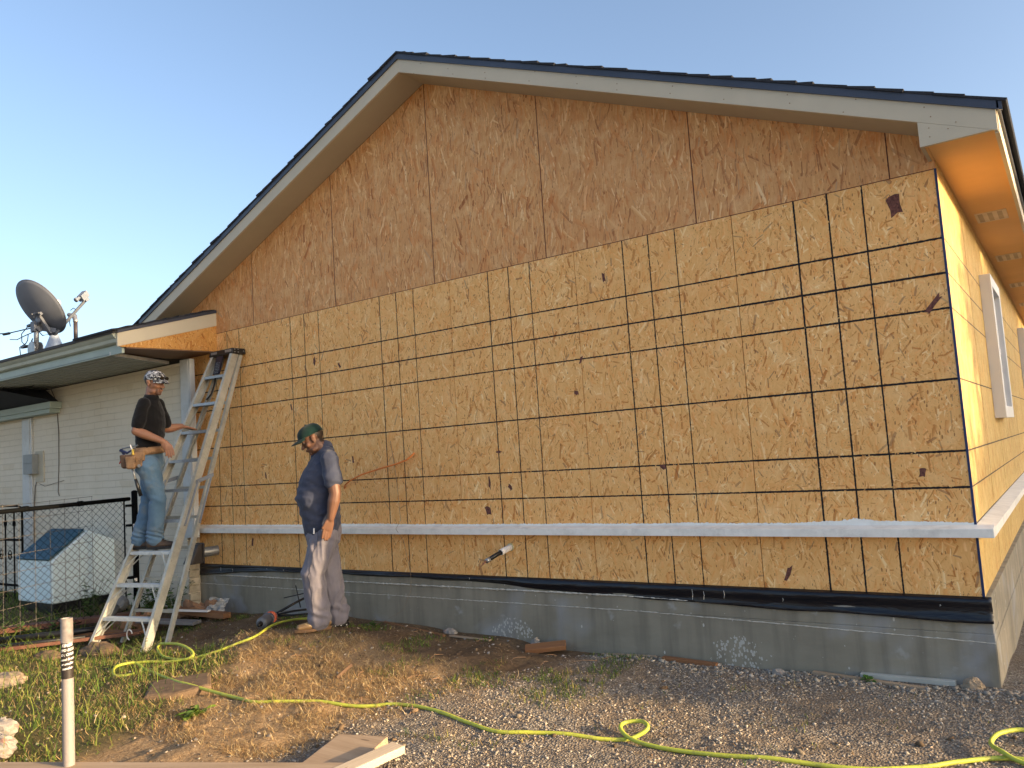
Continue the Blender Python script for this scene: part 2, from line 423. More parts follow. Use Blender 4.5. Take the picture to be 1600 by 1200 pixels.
M_OSBS = osb('osb_side', [(.32, .19, .06), (.48, .32, .11), (.60, .43, .16), (.68, .50, .21), (.76, .60, .30)], plane='yz', vert=1, contrast=1.3, spots=.3, speck=.7, flake=1.3,
             lines=dict(u=[], z=[(a, .0045) for a, b in GRID_Z], gap=.25, op=.95, col=(.05, .04, .03)))
M_OSBR = osb('osb_orange', [(.26, .11, .03), (.43, .20, .055), (.56, .29, .08), (.64, .37, .12), (.70, .46, .2)], plane='yz', contrast=1.2, spots=.1, speck=.5)
M_BLUE = simple('blue_tape', (.012, .028, .10), .6)
M_BEIGE = simple('beige_trim', (.50, .45, .35), .6, var=.05, sc=3, bump=.15, bsc=120)
M_SOFF = simple('beige_soffit', (.42, .36, .27), .65, var=.05, sc=2, bump=.2, bsc=90)
M_SOFFGLOW = simple('eave_soffit', (.66, .38, .15), .65, var=.06, sc=2, bump=.2, bsc=90)  # beige soffit turned orange: the bounced sun glow is put into the colour
M_DRIP = simple('drip_edge', (.035, .045, .075), .45, var=.2, sc=2, spec=.5)
M_SHING = simple('shingle', (.022, .025, .034), .9, var=.5, sc=120, bump=.7, bsc=300)
M_SHINGOLD = simple('shingle_old', (.06, .06, .065), .9, var=.4, sc=110, bump=.7, bsc=300)
M_TANROOF = simple('shingle_tan', (.36, .26, .17), .9, var=.3, sc=9, bump=.5, bsc=60)
M_MEMB = NT('black_membrane'); _p = M_MEMB.world()
M_MEMB.bump(M_MEMB.noise(M_MEMB.mapping(_p, sc=(1, 1, 5)), 5, 4, .6, .4), .5, .02); M_MEMB = M_MEMB.fin((.006, .007, .012), .28, 0, .5)
M_WHITE = simple('white_paint', (.80, .79, .75), .45, var=.07, sc=12, bump=.3, bsc=50, dirt=(.56, .55, .52), dsc=7, dth=(.5, .8))
M_WHITEV = simple('white_vinyl', (.74, .72, .70), .4, var=.03, sc=4)
M_GLASS = simple('window_glass', (.10, .13, .17), .06, var=.3, sc=1, spec=.8)
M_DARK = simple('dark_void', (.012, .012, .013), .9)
def concrete(name, side=False):
    n = NT(name); p = n.world(); X = n.sep(p)
    f = n.noise(n.mapping(p, sc=(.6, .6, 1.6)), 2.2, 6, .65); fine = n.noise(p, 60, 4, .6)
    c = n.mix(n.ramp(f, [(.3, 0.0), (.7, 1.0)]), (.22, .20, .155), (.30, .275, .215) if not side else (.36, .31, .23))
    st = n.noise(n.mapping(p, sc=(7, 7, .7)), 1.0, 4, .6)
    c = n.mix(n.ramp(st, [(.45, 0.0), (.7, .7)]), c, (.14, .125, .10))
    c = n.mix(n.ramp(n.noise(p, 1.4, 3, .5, .8), [(.56, 0.0), (.66, .5)]), c, (.33, .35, .38))
    c = n.mix(n.ramp(n.noise(p, 4.1, 4, .6), [(.62, 0.0), (.68, .5)]), c, (.40, .40, .38))
    # spatter of pale flecks, denser in two honeycombed patches
    vo = n.vor(n.mapping(p, rot=(0, .5, 0), sc=(1, 1, .7)), 62); cs = n.t.nodes.new("ShaderNodeSeparateColor"); n.put(cs.inputs[0], vo['Color'])
    def patch(cx, cz, rx, rz):
        a = n.math('DIVIDE', n.math('SUBTRACT', X[0], cx), rx); b = n.math('DIVIDE', n.math('SUBTRACT', X[2], cz), rz)
        return n.math('SUBTRACT', 1.0, n.math('ADD', n.math('MULTIPLY', a, a), n.math('MULTIPLY', b, b)))
    ed = n.math('MULTIPLY', n.math('SUBTRACT', n.noise(p, 9, 4, .7), .5), 2.2)
    pm = n.math('GREATER_THAN', n.math('ADD', n.math('MAXIMUM', patch(-1.42, -.44, .26, .16), patch(-3.22, -.40, .25, .11)), ed), .45)
    th = n.fmix(pm, .985, .40)
    thd = n.fmix(n.ramp(n.noise(p, 1.9, 2, .5), [(.4, 0.0), (.65, 1.0)]), .04, 0.0)
    k = n.math('MULTIPLY', n.math('GREATER_THAN', cs.outputs[0], n.math('SUBTRACT', th, n.math('MULTIPLY', thd, .8))), n.math('LESS_THAN', vo['Distance'], n.fmix(pm, n.math('MULTIPLY', cs.outputs[1], .42), .5)))
    c = n.mix(k, c, (.46, .45, .41)); 
    vo2 = n.vor(n.mapping(p, sc=(1, 1, .5)), 17); cs2 = n.t.nodes.new("ShaderNodeSeparateColor"); n.put(cs2.inputs[0], vo2['Color'])
    k2 = n.math('MULTIPLY', n.math('GREATER_THAN', cs2.outputs[0], .93), n.math('LESS_THAN', vo2['Distance'], .10))
    c = n.mix(k2, c, (.52, .5, .45))
    h = n.math('ADD', n.math('MULTIPLY', fine, .3), n.math('ADD', f, n.math('MULTIPLY', k, .6)))
    n.bump(h, .35, .008)
    return n.fin(c, .85, 0, .3)
M_CONC = concrete('concrete')
M_CONCLIT = concrete('concrete_side_lit', True)  # lighter tan copy for the side face, sky light put into its colour
M_MORT = simple('rough_mortar', (.52, .49, .43), .9, var=.25, sc=60, bump=.8, bsc=120)

def brick_mat():
    n = NT('painted_brick'); p = n.world(); X = n.sep(p)
    wob = n.math('MULTIPLY', n.math('SUBTRACT', n.noise(p, 3, 3, .6), .5), .012)
    v = n.comb(X[0], n.math('ADD', X[2], wob))
    b = n.t.nodes.new("ShaderNodeTexBrick"); n.put(b.inputs['Vector'], v)
    b.inputs['Scale'].default_value = 1; b.inputs['Brick Width'].default_value = .30; b.inputs['Row Height'].default_value = .079
    b.inputs['Mortar Size'].default_value = .005; b.inputs['Mortar Smooth'].default_value = .35; b.offset = .5
    f = n.noise(p, 2.0, 4, .6)
    cc = n.mix(f, (.61, .545, .44), (.72, .655, .545))
    cc = n.mix(n.ramp(n.noise(p, .8, 4, .65), [(.5, 0.0), (.75, .5)]), cc, (.55, .47, .34))
    vis = n.math('MULTIPLY', b.outputs['Fac'], n.ramp(n.noise(p, 1.6, 3, .6), [(.3, .25), (.65, .95)]))
    c = n.mix(n.math('MULTIPLY', vis, .40), cc, (.33, .285, .22))
    # worn bricks where the paint has gone
    vo = n.vor(n.comb(n.math('MULTIPLY', X[0], 3.3), n.math('MULTIPLY', X[2], 12.6)), 1.0, dim='2D', rand=.4)
    cs = n.t.nodes.new("ShaderNodeSeparateColor"); n.put(cs.inputs[0], vo['Color'])
    c = n.mix(n.math('MULTIPLY', n.math('GREATER_THAN', cs.outputs[1], .95), .35), c, (.54, .45, .31))
    h = n.math('ADD', n.math('MULTIPLY', b.outputs['Fac'], -1.0), n.math('MULTIPLY', n.noise(p, 30, 4, .6), .5))
    n.bump(h, .6, .006)
    return n.fin(c, .75, 0, .3)
M_BRICK = brick_mat()
M_BRICKRAW = simple('weathered_brick', (.44, .38, .28), .9, var=.3, sc=9, bump=.8, bsc=40)
M_GUTTER = simple('gutter_green_grey', (.42, .46, .41), .45, var=.08, sc=4, dirt=(.33, .36, .31), dsc=5, dth=(.5, .9))
M_FASC = simple('old_fascia', (.34, .41, .38), .55, var=.08, sc=3)
M_OLDSOF = simple('old_soffit', (.36, .375, .34), .6, var=.06, sc=3)
M_BROWNSOF = simple('brown_soffit', (.20, .115, .07), .7, var=.15, sc=2)
M_TRIMW = simple('old_white_trim', (.50, .52, .53), .5, var=.06, sc=5, dirt=(.38, .37, .34), dsc=8, dth=(.5, .85))
M_METAL = simple('galvanised', (.30, .31, .32), .4, .6, var=.15, sc=20)
M_DGREY = simple('dish_grey', (.13, .145, .18), .6, .0, var=.08, sc=5)
M_LGREY = simple('light_grey_metal', (.20, .23, .28), .6, .1, var=.12, sc=14)
M_BLACK = simple('black_plastic', (.012, .012, .013), .4, var=.2)
M_BLACKM = simple('black_coated_steel', (.005, .0055, .006), .85, var=.2, spec=.05)
M_ALU = NT('aluminium_dull'); _p = M_ALU.world()
_c = M_ALU.mix(M_ALU.ramp(M_ALU.noise(_p, 6, 5, .7), [(.35, 0.0), (.7, 1.0)]), (.35, .345, .30), (.52, .51, .46))
_c = M_ALU.mix(M_ALU.ramp(M_ALU.noise(_p, 40, 4, .7), [(.6, 0.0), (.7, .7)]), _c, (.20, .19, .16)); M_ALU = M_ALU.fin(_c, .5, .25, .5)
M_ALUS = simple('aluminium_step', (.32, .35, .40), .38, .5, var=.18, sc=25)
M_ALUF = simple('aluminium_step_white', (.55, .58, .60), .4, .3, var=.15, sc=25)

# ------------------------------------------------------------------ ground
def ground_mat():
    n = NT('ground_soil'); p = n.world(); z = n.attr('zone'); S = n.t.nodes.new("ShaderNodeSeparateColor"); n.put(S.inputs[0], z)
    f1 = n.noise(p, 3, 6, .65); f2 = n.noise(p, 35, 5, .7)
    soil = n.mix(n.ramp(f1, [(.3, 0.0), (.7, 1.0)]), (.11, .07, .04), (.25, .17, .10))
    soil = n.mix(n.ramp(f2, [(.35, .6), (.65, 0.0)]), soil, (.06, .04, .025))
    straw = n.mix(n.ramp(n.noise(p, 60, 5, .7), [(.35, 0.0), (.7, 1.0)]), (.20, .125, .065), (.46, .32, .175))
    vo = n.vor(p, 75); cs = n.t.nodes.new("ShaderNodeSeparateColor"); n.put(cs.inputs[0], vo['Color'])
    gcol = n.ramp(cs.outputs[0], [(0.0, (.16, .14, .12)), (.3, (.26, .23, .195)), (.6, (.34, .30, .25)), (.85, (.40, .36, .30)), (1.0, (.48, .44, .38))])
    gcol = n.mix(n.ramp(vo['Distance'], [(.35, 0.0), (.65, .75)]), gcol, (.07, .06, .05))
    gcol = n.mix(n.ramp(n.noise(p, 2.2, 5, .7), [(.42, .75), (.66, 0.0)]), gcol, n.mix(f2, (.11, .085, .062), (.29, .22, .155)))
    c = n.mix(S.outputs[1], soil, straw); c = n.mix(S.outputs[2], c, gcol); c = n.mix(n.math('MULTIPLY', S.outputs[0], .8), c, (.075, .075, .028))
    h = n.math('ADD', n.math('MULTIPLY', n.math('MULTIPLY', vo['Distance'], -1.0), n.math('MULTIPLY', S.outputs[2], 1.2)), n.math('ADD', f2, n.math('MULTIPLY', n.noise(p, 110, 3, .6), .5)))
    n.bump(h, .8, .012)
    return n.fin(c, .95, 0, .15)
def axis_pts(lo, hi, st, far):
    a = list(np.arange(lo, hi+st/2, st)); k = st; v = hi
    while v < far: k *= 1.35; v += k; a.append(v)
    k = st; v = lo
    while v > -far: k *= 1.35; v -= k; a.insert(0, v)
    return np.array(a)
gx = axis_pts(-9.5, 1.6, .022, 400); gy = axis_pts(-4.2, .6, .022, 400)
GX, GY = np.meshgrid(gx, gy, indexing='ij'); nx, ny = GX.shape
GZ = gh(GX, GY); far = np.clip((np.hypot(GX+3, GY+1)-14)/20, 0, 1); GZ = GZ*(1-far)+(-.55)*far
gm = bpy.data.meshes.new('ground'); nv = nx*ny
gm.vertices.add(nv); gm.vertices.foreach_set('co', np.stack([GX, GY, GZ], -1).ravel())
ii = (np.arange(nx-1)[:, None]*ny+np.arange(ny-1)[None, :]).ravel()
quads = np.stack([ii, ii+ny, ii+ny+1, ii+1], -1)
gm.loops.add(quads.size); gm.loops.foreach_set('vertex_index', quads.ravel().astype(np.int32))
gm.polygons.add(len(quads)); gm.polygons.foreach_set('loop_start', np.arange(0, quads.size, 4).astype(np.int32))
gm.polygons.foreach_set('use_smooth', np.ones(len(quads), bool)); gm.update(); gm.validate()
zc = gm.color_attributes.new('zone', 'FLOAT_COLOR', 'POINT')
zz = zone(GX, GY); zc.data.foreach_set('color', np.stack([zz[0], zz[1], zz[2], np.ones_like(zz[0])], -1).astype(np.float32).ravel())
go = bpy.data.objects.new('ground', gm); C.objects.link(go); gm.materials.append(ground_mat())
dv = MB(); dv.box(-40, 30, -40, -5.0, -.9, -.49); dvo = build('bounce_slab', dv, simple('pale_bounce_slab', (.52, .47, .40), .9, var=.08, sc=1), None, (0, 0, 0)); tag(dvo, 'unseen pale slab behind the camera, added to bounce light onto the wall', 'bounce_slab', kind='structure')  # added pale slab out of view, bounces light up onto the wall
tag(go, 'bare dirt and gravel yard ground in front of the house', 'ground', kind='structure')

def raw_mesh(name, V, Fc, nper, mat, col=None, smooth=False):
    me = bpy.data.meshes.new(name); me.vertices.add(len(V)); me.vertices.foreach_set('co', V.astype(np.float32).ravel())
    me.loops.add(Fc.size); me.loops.foreach_set('vertex_index', Fc.ravel().astype(np.int32))
    me.polygons.add(len(Fc)); me.polygons.foreach_set('loop_start', np.arange(0, Fc.size, nper).astype(np.int32))
    if smooth: me.polygons.foreach_set('use_smooth', np.ones(len(Fc), bool))
    me.update()
    if col is not None:
        a = me.color_attributes.new('Col', 'FLOAT_COLOR', 'POINT'); a.data.foreach_set('color', np.concatenate([col, np.ones((len(col), 1))], 1).astype(np.float32).ravel())
    me.materials.append(mat); o = bpy.data.objects.new(name, me); C.objects.link(o); return o
def colmat(name, rough=.9, sc=80, var=.3, trans=0):
    n = NT(name); c = n.attr('Col'); f = n.noise(n.world(), sc, 3, .6)
    c = n.mix(n.math('MULTIPLY', f, var), c, (.02, .015, .01))
    n.fin(c, rough, 0, .2)
    return n.m
# gravel stones
phi = (1+5**.5)/2
ICO = np.array([(-1, phi, 0), (1, phi, 0), (-1, -phi, 0), (1, -phi, 0), (0, -1, phi), (0, 1, phi), (0, -1, -phi), (0, 1, -phi), (phi, 0, -1), (phi, 0, 1), (-phi, 0, -1), (-phi, 0, 1)])/1.9
ICF = np.array([(0, 11, 5), (0, 5, 1), (0, 1, 7), (0, 7, 10), (0, 10, 11), (1, 5, 9), (5, 11, 4), (11, 10, 2), (10, 7, 6), (7, 1, 8), (3, 9, 4), (3, 4, 2), (3, 2, 6), (3, 6, 8), (3, 8, 9), (4, 9, 5), (2, 4, 11), (6, 2, 10), (8, 6, 7), (9, 8, 1)])
def scatter_stones(N, x0, x1, y0, y1, r0, r1, fn, cols):
    x = rng.uniform(x0, x1, N); y = rng.uniform(y0, y1, N); k = rng.random(N) < fn(x, y); x = x[k]; y = y[k]; n = len(x)
    r = r0+(r1-r0)*rng.random(n)**5
    P = ICO[None]*rng.uniform(.55, 1.25, (n, 12, 1))*r[:, None, None]*np.stack([rng.uniform(.8, 1.4, n), rng.uniform(.7, 1.1, n), rng.uniform(.45, .8, n)], -1)[:, None]
    a = rng.uniform(0, 6.28, n); t = rng.normal(0, .35, n)
    xx = P[..., 0]*np.cos(a)[:, None]-P[..., 1]*np.sin(a)[:, None]; yy = P[..., 0]*np.sin(a)[:, None]+P[..., 1]*np.cos(a)[:, None]
    zz_ = P[..., 2]+xx*np.tan(t)[:, None]*.5
    V = np.stack([xx+x[:, None], yy+y[:, None], zz_+(gh(x, y)+r*.15)[:, None]], -1).reshape(-1, 3)
    Fc = (ICF[None]+(np.arange(n)*12)[:, None, None]).reshape(-1, 3)
    cc = np.array(cols)[rng.integers(0, len(cols), n)]*rng.uniform(.75, 1.2, (n, 1))
    return V, Fc, np.repeat(cc, 12, 0)
GC = [(.29, .255, .215), (.39, .335, .27), (.45, .385, .30), (.48, .41, .32), (.37, .29, .21), (.52, .46, .38), (.23, .21, .19), (.30, .285, .27), (.46, .355, .25), (.33, .30, .265)]
dens = lambda x, y: np.clip(zone(x, y)[2]*(.30+1.3*np.clip((vnoise(x, y, 2.1, 1)-.3)*2, 0, 1)), 0, 1)
A = [scatter_stones(80000, -3.9, 1.3, -2.9, -.03, .0025, .0105, dens, GC),
     scatter_stones(2600, -3.4, 1.2, -.28, -.03, .006, .022, lambda x, y: np.clip(1.1+y*3, 0, 1)*zone(x, y)[2], GC),
     scatter_stones(1500, -7.2, .6, -3.0, -.1, .008, .030, lambda x, y: np.where(vnoise(x, y, 2.7, 6) > .5, .5, .08), [(.17, .11, .065), (.22, .15, .09), (.13, .09, .055), (.30, .24, .17)]),
     scatter_stones(3500, -7.5, -2.8, -3.2, -.05, .003, .016, lambda x, y: np.full_like(x, .5), GC),
     scatter_stones(1500, .06, 1.6, -.2, 4.5, .006, .035, lambda x, y: np.full_like(x, .8), GC)]
off = 0; Vs = []; Fs = []; Cs = []
for v_, f_, c_ in A: Vs.append(v_); Fs.append(f_+off); Cs.append(c_); off += len(v_)
o = raw_mesh('gravel', np.concatenate(Vs), np.concatenate(Fs), 3, colmat('gravel_stone', .9, 150, .35), np.concatenate(Cs))
tag(o, 'loose grey and tan gravel spread over the yard', 'gravel', kind='stuff')

def blades(N, x0, x1, y0, y1, dens, hf, wd, lean, cols, flat=0.0, curl=.5):
    x = rng.uniform(x0, x1, N); y = rng.uniform(y0, y1, N); k = rng.random(N) < dens(x, y); x = x[k]; y = y[k]; n = len(x)
    h = hf(n); a = rng.uniform(0, 6.28, n); ln = np.abs(rng.normal(lean, lean*.5, n)); b = rng.uniform(0, 6.28, n)
    z0 = gh(x, y)-.004; w_ = wd*rng.uniform(.6, 1.4, n)
    dx, dy = np.cos(a), np.sin(a); px_, py_ = -dy, dx; pts = []
    cu = rng.normal(0, curl, n)
    cx, cy, cz = x, y, z0
    for i, (s_, wf) in enumerate(((0, 1), (.4, .85), (.75, .6), (1, .06))):
        if i:
            seg = h*(.4, .35, .25)[i-1]; an = ln*(0.35+.9*i/3*1.3)+flat; ha = a+cu*i
            cx = cx+np.cos(ha)*np.sin(an)*seg; cy = cy+np.sin(ha)*np.sin(an)*seg; cz = cz+np.maximum(np.cos(an), -.15)*seg
        for sg in (-1, 1): pts.append(np.stack([cx+px_*w_*wf*sg, cy+py_*w_*wf*sg, cz], -1))
    V = np.stack(pts, 1).reshape(-1, 3)
    f = np.array([(0, 1, 3, 2), (2, 3, 5, 4), (4, 5, 7, 6)]); Fc = (f[None]+(np.arange(n)*8)[:, None, None]).reshape(-1, 4)
    cc = np.array(cols)[rng.integers(0, len(cols), n)]*rng.uniform(.7, 1.25, (n, 1))
    return V, Fc, np.repeat(cc, 8, 0)
def merge(name, A, mat, label, cat):
    off = 0; Vs = []; Fs = []; Cs = []
    for v_, f_, c_ in A: Vs.append(v_); Fs.append(f_+off); Cs.append(c_); off += len(v_)
    return tag(raw_mesh(name, np.concatenate(Vs), np.concatenate(Fs), 4, mat, np.concatenate(Cs)), label, cat, kind='stuff')
def grassmat(name):
    n = NT(name); c = n.attr('Col'); n.fin(c, .7, 0, .25)
    tr = n.t.nodes.new("ShaderNodeBsdfTranslucent"); n.put(tr.inputs[0], n.mix(.5, c, (.5, .5, .1), 'MULTIPLY'))
    n.put(tr.inputs[0], c)
    ms = n.t.nodes.new("ShaderNodeMixShader"); ms.inputs[0].default_value = .3
    n.t.links.new(n.b.outputs[0], ms.inputs[1]); n.t.links.new(tr.outputs[0], ms.inputs[2]); n.t.links.new(ms.outputs[0], n.out.inputs[0])
    return n.m
M_GRASS = grassmat('grass_blade')
GG = [(.10, .165, .028), (.15, .22, .035), (.075, .135, .022), (.22, .26, .05), (.05, .10, .018), (.30, .28, .07), (.38, .30, .12), (.34, .24, .11)]
clump = lambda x, y: .35+.65*(vnoise(x, y, 5, 1) > .42)
ga = [blades(90000, -8.4, -3.2, -3.8, -1.0, lambda x, y: zone(x, y)[0]*clump(x, y)*.8*(.25+.75*(vnoise(x, y, 9, 4) > .38)), lambda n: rng.uniform(.02, .062, n), .0024, 1.1, GG, curl=.9),
      blades(900, -7.5, -3.6, -3.6, -1.2, lambda x, y: zone(x, y)[0], lambda n: rng.uniform(.12, .22, n), .0022, .5, GG[:4]),
      blades(24000, -7.0, -2.0, -1.3, -.1, lambda x, y: .8*(vnoise(x, y, 3.1, 2) > .62)*(vnoise(x, y, 11, 3) > .35), lambda n: rng.uniform(.02, .055, n), .002, .8, GG[:5]),
      blades(9000, -4.6, -1.9, -2.0, -.6, lambda x, y: .8*(vnoise(x, y, 3.7, 5) > .66)*(vnoise(x, y, 13, 3) > .35), lambda n: rng.uniform(.02, .06, n), .002, .8, GG[2:]),
      blades(5000, -2.6, .4, -1.6, -.1, lambda x, y: .6*(vnoise(x, y, 4.7, 6) > .72), lambda n: rng.uniform(.015, .045, n), .0018, .9, GG[2:]),
      blades(6000, -12, -7.2, -2.6, -.2, lambda x, y: .6+0*x, lambda n: rng.uniform(.05, .16, n), .004, .7, GG[:5])]
merge('grass', ga, M_GRASS, 'patchy green and yellowing grass growing left of the dirt', 'grass')
DG = [(.40, .28, .13), (.48, .355, .17), (.31, .20, .09), (.20, .125, .06), (.55, .43, .25), (.38, .23, .10)]
da = [blades(110000, -5.6, -2.2, -2.6, -.65, lambda x, y: zone(x, y)[1]*(.25+.75*(vnoise(x, y, 4, 2) > .4)), lambda n: rng.uniform(.02, .07, n), .0014, 1.0, DG, flat=.45, curl=.9),
      blades(6000, -7.8, -3.4, -3.6, -1.1, lambda x, y: zone(x, y)[0]*.9, lambda n: rng.uniform(.04, .10, n), .0018, 1.0, DG, flat=.4, curl=.8),
      blades(7000, -3.0, .8, -2.7, -.1, lambda x, y: .7*(vnoise(x, y, 3, 7) > .55), lambda n: rng.uniform(.015, .05, n), .0013, 1.0, DG, flat=.5, curl=.9),
      blades(5000, -7.0, -3.6, -.9, -.05, lambda x, y: .6+0*x, lambda n: rng.uniform(.02, .07, n), .0014, 1.0, DG, flat=.6, curl=.9)]
merge('dry_grass', da, M_GRASS, 'dry straw-coloured dead grass matted over the dirt mound', 'dry grass')

# ------------------------------------------------------------------ new house
HL, HD = -7.42, 12.0; PKX, PKZ, SL = -3.812, 4.205, .4150
house = thing('house', (-3.8, 0, -.5), 'unfinished gable-roofed house clad in bare chipboard sheets on a concrete foundation', 'house')
core = MB(); core.prism([(HL+.02, .02, -.01), (-.02, .02, -.01), (-.02, .02, 2.46), (PKX, .02, PKZ-.03), (HL+.02, .02, 2.62)], (0, HD-.03, 0))
build('wall_core', core, M_DARK, house)
for k in range(6):
    x1 = -1.2192*k; x0 = x1-1.2192 if k else -1.2192
    mb = MB(); g_ = .0025; lo = x0+g_; hi = x1-(g_ if k else 0)
    mb.box(lo, hi, 0, .0115, 0, 2.4365)
    o = build('wall_sheet', mb, M_OSBW if k == 0 else M_OSB, house, origin=(x0, 0, 0))
mb = MB(); mb.box(HL, -1.2192*6-.0025, 0, .0115, 0, 2.4365); build('wall_sheet', mb, M_OSB, house, origin=(-1.2192*7, 0, 0))
def zt(x): return PKZ-SL*abs(x-PKX)
gj = [-0.245, -1.46, -2.68, -3.81, -5.03, -6.25, HL]
xr = 0.0
for xl in gj:
    poly = [(xl+.002, 0, 2.4415), (xr-.002, 0, 2.4415), (xr-.002, 0, max(2.47, zt(xr)))]
    if xl < PKX < xr-.01 and abs(xl-PKX) > .02: poly.append((PKX, 0, PKZ))
    poly.append((xl+.002, 0, max(2.47, zt(xl))))
    mb = MB(); mb.prism(poly, (0, .0115, 0)); build('gable_sheet', mb, M_OSBG if xr < 0 else M_OSBG, house, origin=(xr, 0, 2.44), recalc=True)
    xr = xl
jl = MB()
for i_, x_ in enumerate(gj[:-1]): jl.box(x_-.0035, x_+.0035, -.0006, .004, 2.4415, zt(x_)-.002)
jl.box(HL, -.002, -.0006, .004, 2.4366, 2.4414)
build('joint_line', jl, simple('joint_red', (.10, .03, .02), .9), house)
# side wall sheets
for k in range(10):
    mb = MB(); mb.box(-.0115, 0, .012+k*1.2192 if k else .012, (k+1)*1.2192-.004, 0, 2.4365)
    build('side_wall_sheet', mb, M_OSBS, house, origin=(0, k*1.2192, 0))
mb = MB(); mb.box(-.0115, 0, .012, HD, 2.4405, 2.52); build('side_wall_sheet', mb, M_OSBS, house, origin=(0, 0, 2.44))
mb = MB(); mb.box(-.010, .0025, -.0025, -.0002, 0, 2.44); mb.box(.0002, .0025, -.0002, .009, 0, 2.44); build('corner_tape', mb, M_BLUE, house)
# dark knot flakes that stand out in the photograph
kn = MB()
for x_, z_, w_, h_, an in ((-.235, 2.28, .075, .13, 5), (-.24, .70, .035, .055, -15), (-1.06, .10, .028, .10, -25), (-.09, 1.66, .03, .13, -40), (-3.16, .70, .03, .05, 35), (-3.25, .98, .055, .018, 0),
                           (-3.39, .52, .05, .075, 30), (-3.36, .74, .02, .10, 2), (-4.9, 1.0, .02, .07, 8), (-5.36, 1.96, .03, .08, -3), (-5.02, 1.88, .025, .06, 30), (-5.72, 1.55, .02, .07, 15), (-2.5, 1.38, .04, .03, -30),
                           (-2.44, 1.62, .02, .06, -25), (-2.2, 2.2, .025, .07, 5), (-6.4, .24, .03, .09, -8), (-1.85, .80, .05, .03, -25), (-6.15, .9, .02, .07, 10)):
    c_, s_ = math.cos(math.radians(an)), math.sin(math.radians(an)); pl = []
    for i in range(9):
        a = 6.283*i/9; rr = 1+.25*math.sin(i*2.7+x_*9); u_, v_ = w_/2*math.copysign(abs(math.cos(a))**.6, math.cos(a))*rr, h_/2*math.copysign(abs(math.sin(a))**.6, math.sin(a))*rr
        pl.append((x_+u_*c_-v_*s_, -.0006, z_+u_*s_+v_*c_))
    kn.add(pl, [tuple(range(9))])
build_each('knot', kn, simple('knot', (.13, .05, .04), .8, var=.6, sc=60), house)
# foundation
ft = MB()
ft.box(HL-.03, .03, -.012, .3, -.9, -.195); ft.box(HL-.03, .026, -.008, .3, -.195, -.001)
build('foundation_front', ft, M_CONC, house, bevel=.004)
fs = MB(); fs.box(-.3, .0305, .301, HD, -1.2, -.235); fs.box(-.3, .0265, .301, HD, -.235, -.001)
fs.box(.0305, .0325, -.010, .301, -1.2, -.235)
build('foundation_side', fs, M_CONCLIT, house)
# rough mortar lines on the foundation face
ml = MB()
for z_a, z_b, xa, xb, th in ((-.105, -.092, -7.2, -2.2, .008), (-.092, -.112, -2.2, -1.3, .005), (-.200, -.192, -7.3, -2.1, .0042), (-.192, -.240, -2.1, .03, .0042)):
    P_ = []; n_ = int((xb-xa)/.02)
    for i in range(n_+1):
        t = i/n_; P_.append((xa+(xb-xa)*t, -.0125, z_a+(z_b-z_a)*t+random.uniform(-.0015, .0015)))
    ml.tube(P_, [th*random.uniform(.35, 1.2) for _ in P_], 5)
build('mortar_ridge', ml, M_MORT, house)
# black membrane strip hanging over the joint
mp = [(.034, -.134), (-1.453, -.116), (-2.614, -.087), (-3.567, -.044), (-4.188, -.038), (-5.659, -.034), (-6.543, -.055), (-7.0, -.10), (-7.434, -.118)]
mv = []; mf = []; N_ = 300; R_ = 7
for i in range(N_+1):
    x_ = .034+(-7.434-.034)*i/N_; zb = np.interp(-x_, [-a for a, b in mp], [b for a, b in mp]); zb += .004*math.sin(x_*7)
    for j in range(R_+1):
        t = j/R_; z_ = .006+(zb-.006)*t
        y_ = -.016-.010*math.sin(t*6.5+x_*.8+1)*min(1, 8*t)-.006*abs(math.sin(x_*2.3+t*2))-.004*math.sin(x_*13+t*3)*t
        if j == 0: y_ = -.0035
        mv.append((x_, y_, z_))
for i in range(N_):
    for j in range(R_):
        a = i*(R_+1)+j; mf.append((a, a+1, a+R_+2, a+R_+1))
mm = MB(); mm.add(mv, mf); mo = build('membrane', mm, M_MEMB, house, smooth=True)
sm_ = mo.modifiers.new('s', 'SOLIDIFY'); sm_.thickness = .0015
# pale scratches and drips on the membrane
dm = MB()
for x_, z_, l_ in ((-1.62, -.03, .055), (-1.70, -.02, .07), (-1.48, -.02, .05), (-1.1, -.05, .02), (-.22, -.04, .01), (-3.6, -.012, .012), (-6.7, -.03, .03), (-6.9, -.02, .04), (-5.9, -.015, .012), (-6.15, -.01, .01)):
    dm.tube([(x_, -.032, z_), (x_+.004, -.034, z_-l_*.5), (x_-.003, -.030, z_-l_)], .0012, 5)
build_each('scratch_mark', dm, M_WHITE, house)
# drip-cap ledge
lz = .338
led = MB(); led.prism([(-7.40, 0, .402), (-7.40, -.088, .386), (-7.40, -.088, lz), (-7.40, 0, lz)], (7.488, 0, 0))
build('ledge', led, M_WHITE, house, bevel=.002, recalc=True)
led = MB(); led.prism([(0, 0.0, .402), (.088, 0.0, .386), (.088, 0.0, lz), (0, 0.0, lz)], (0, HD, 0))
build('ledge', led, M_WHITE, house, recalc=True)
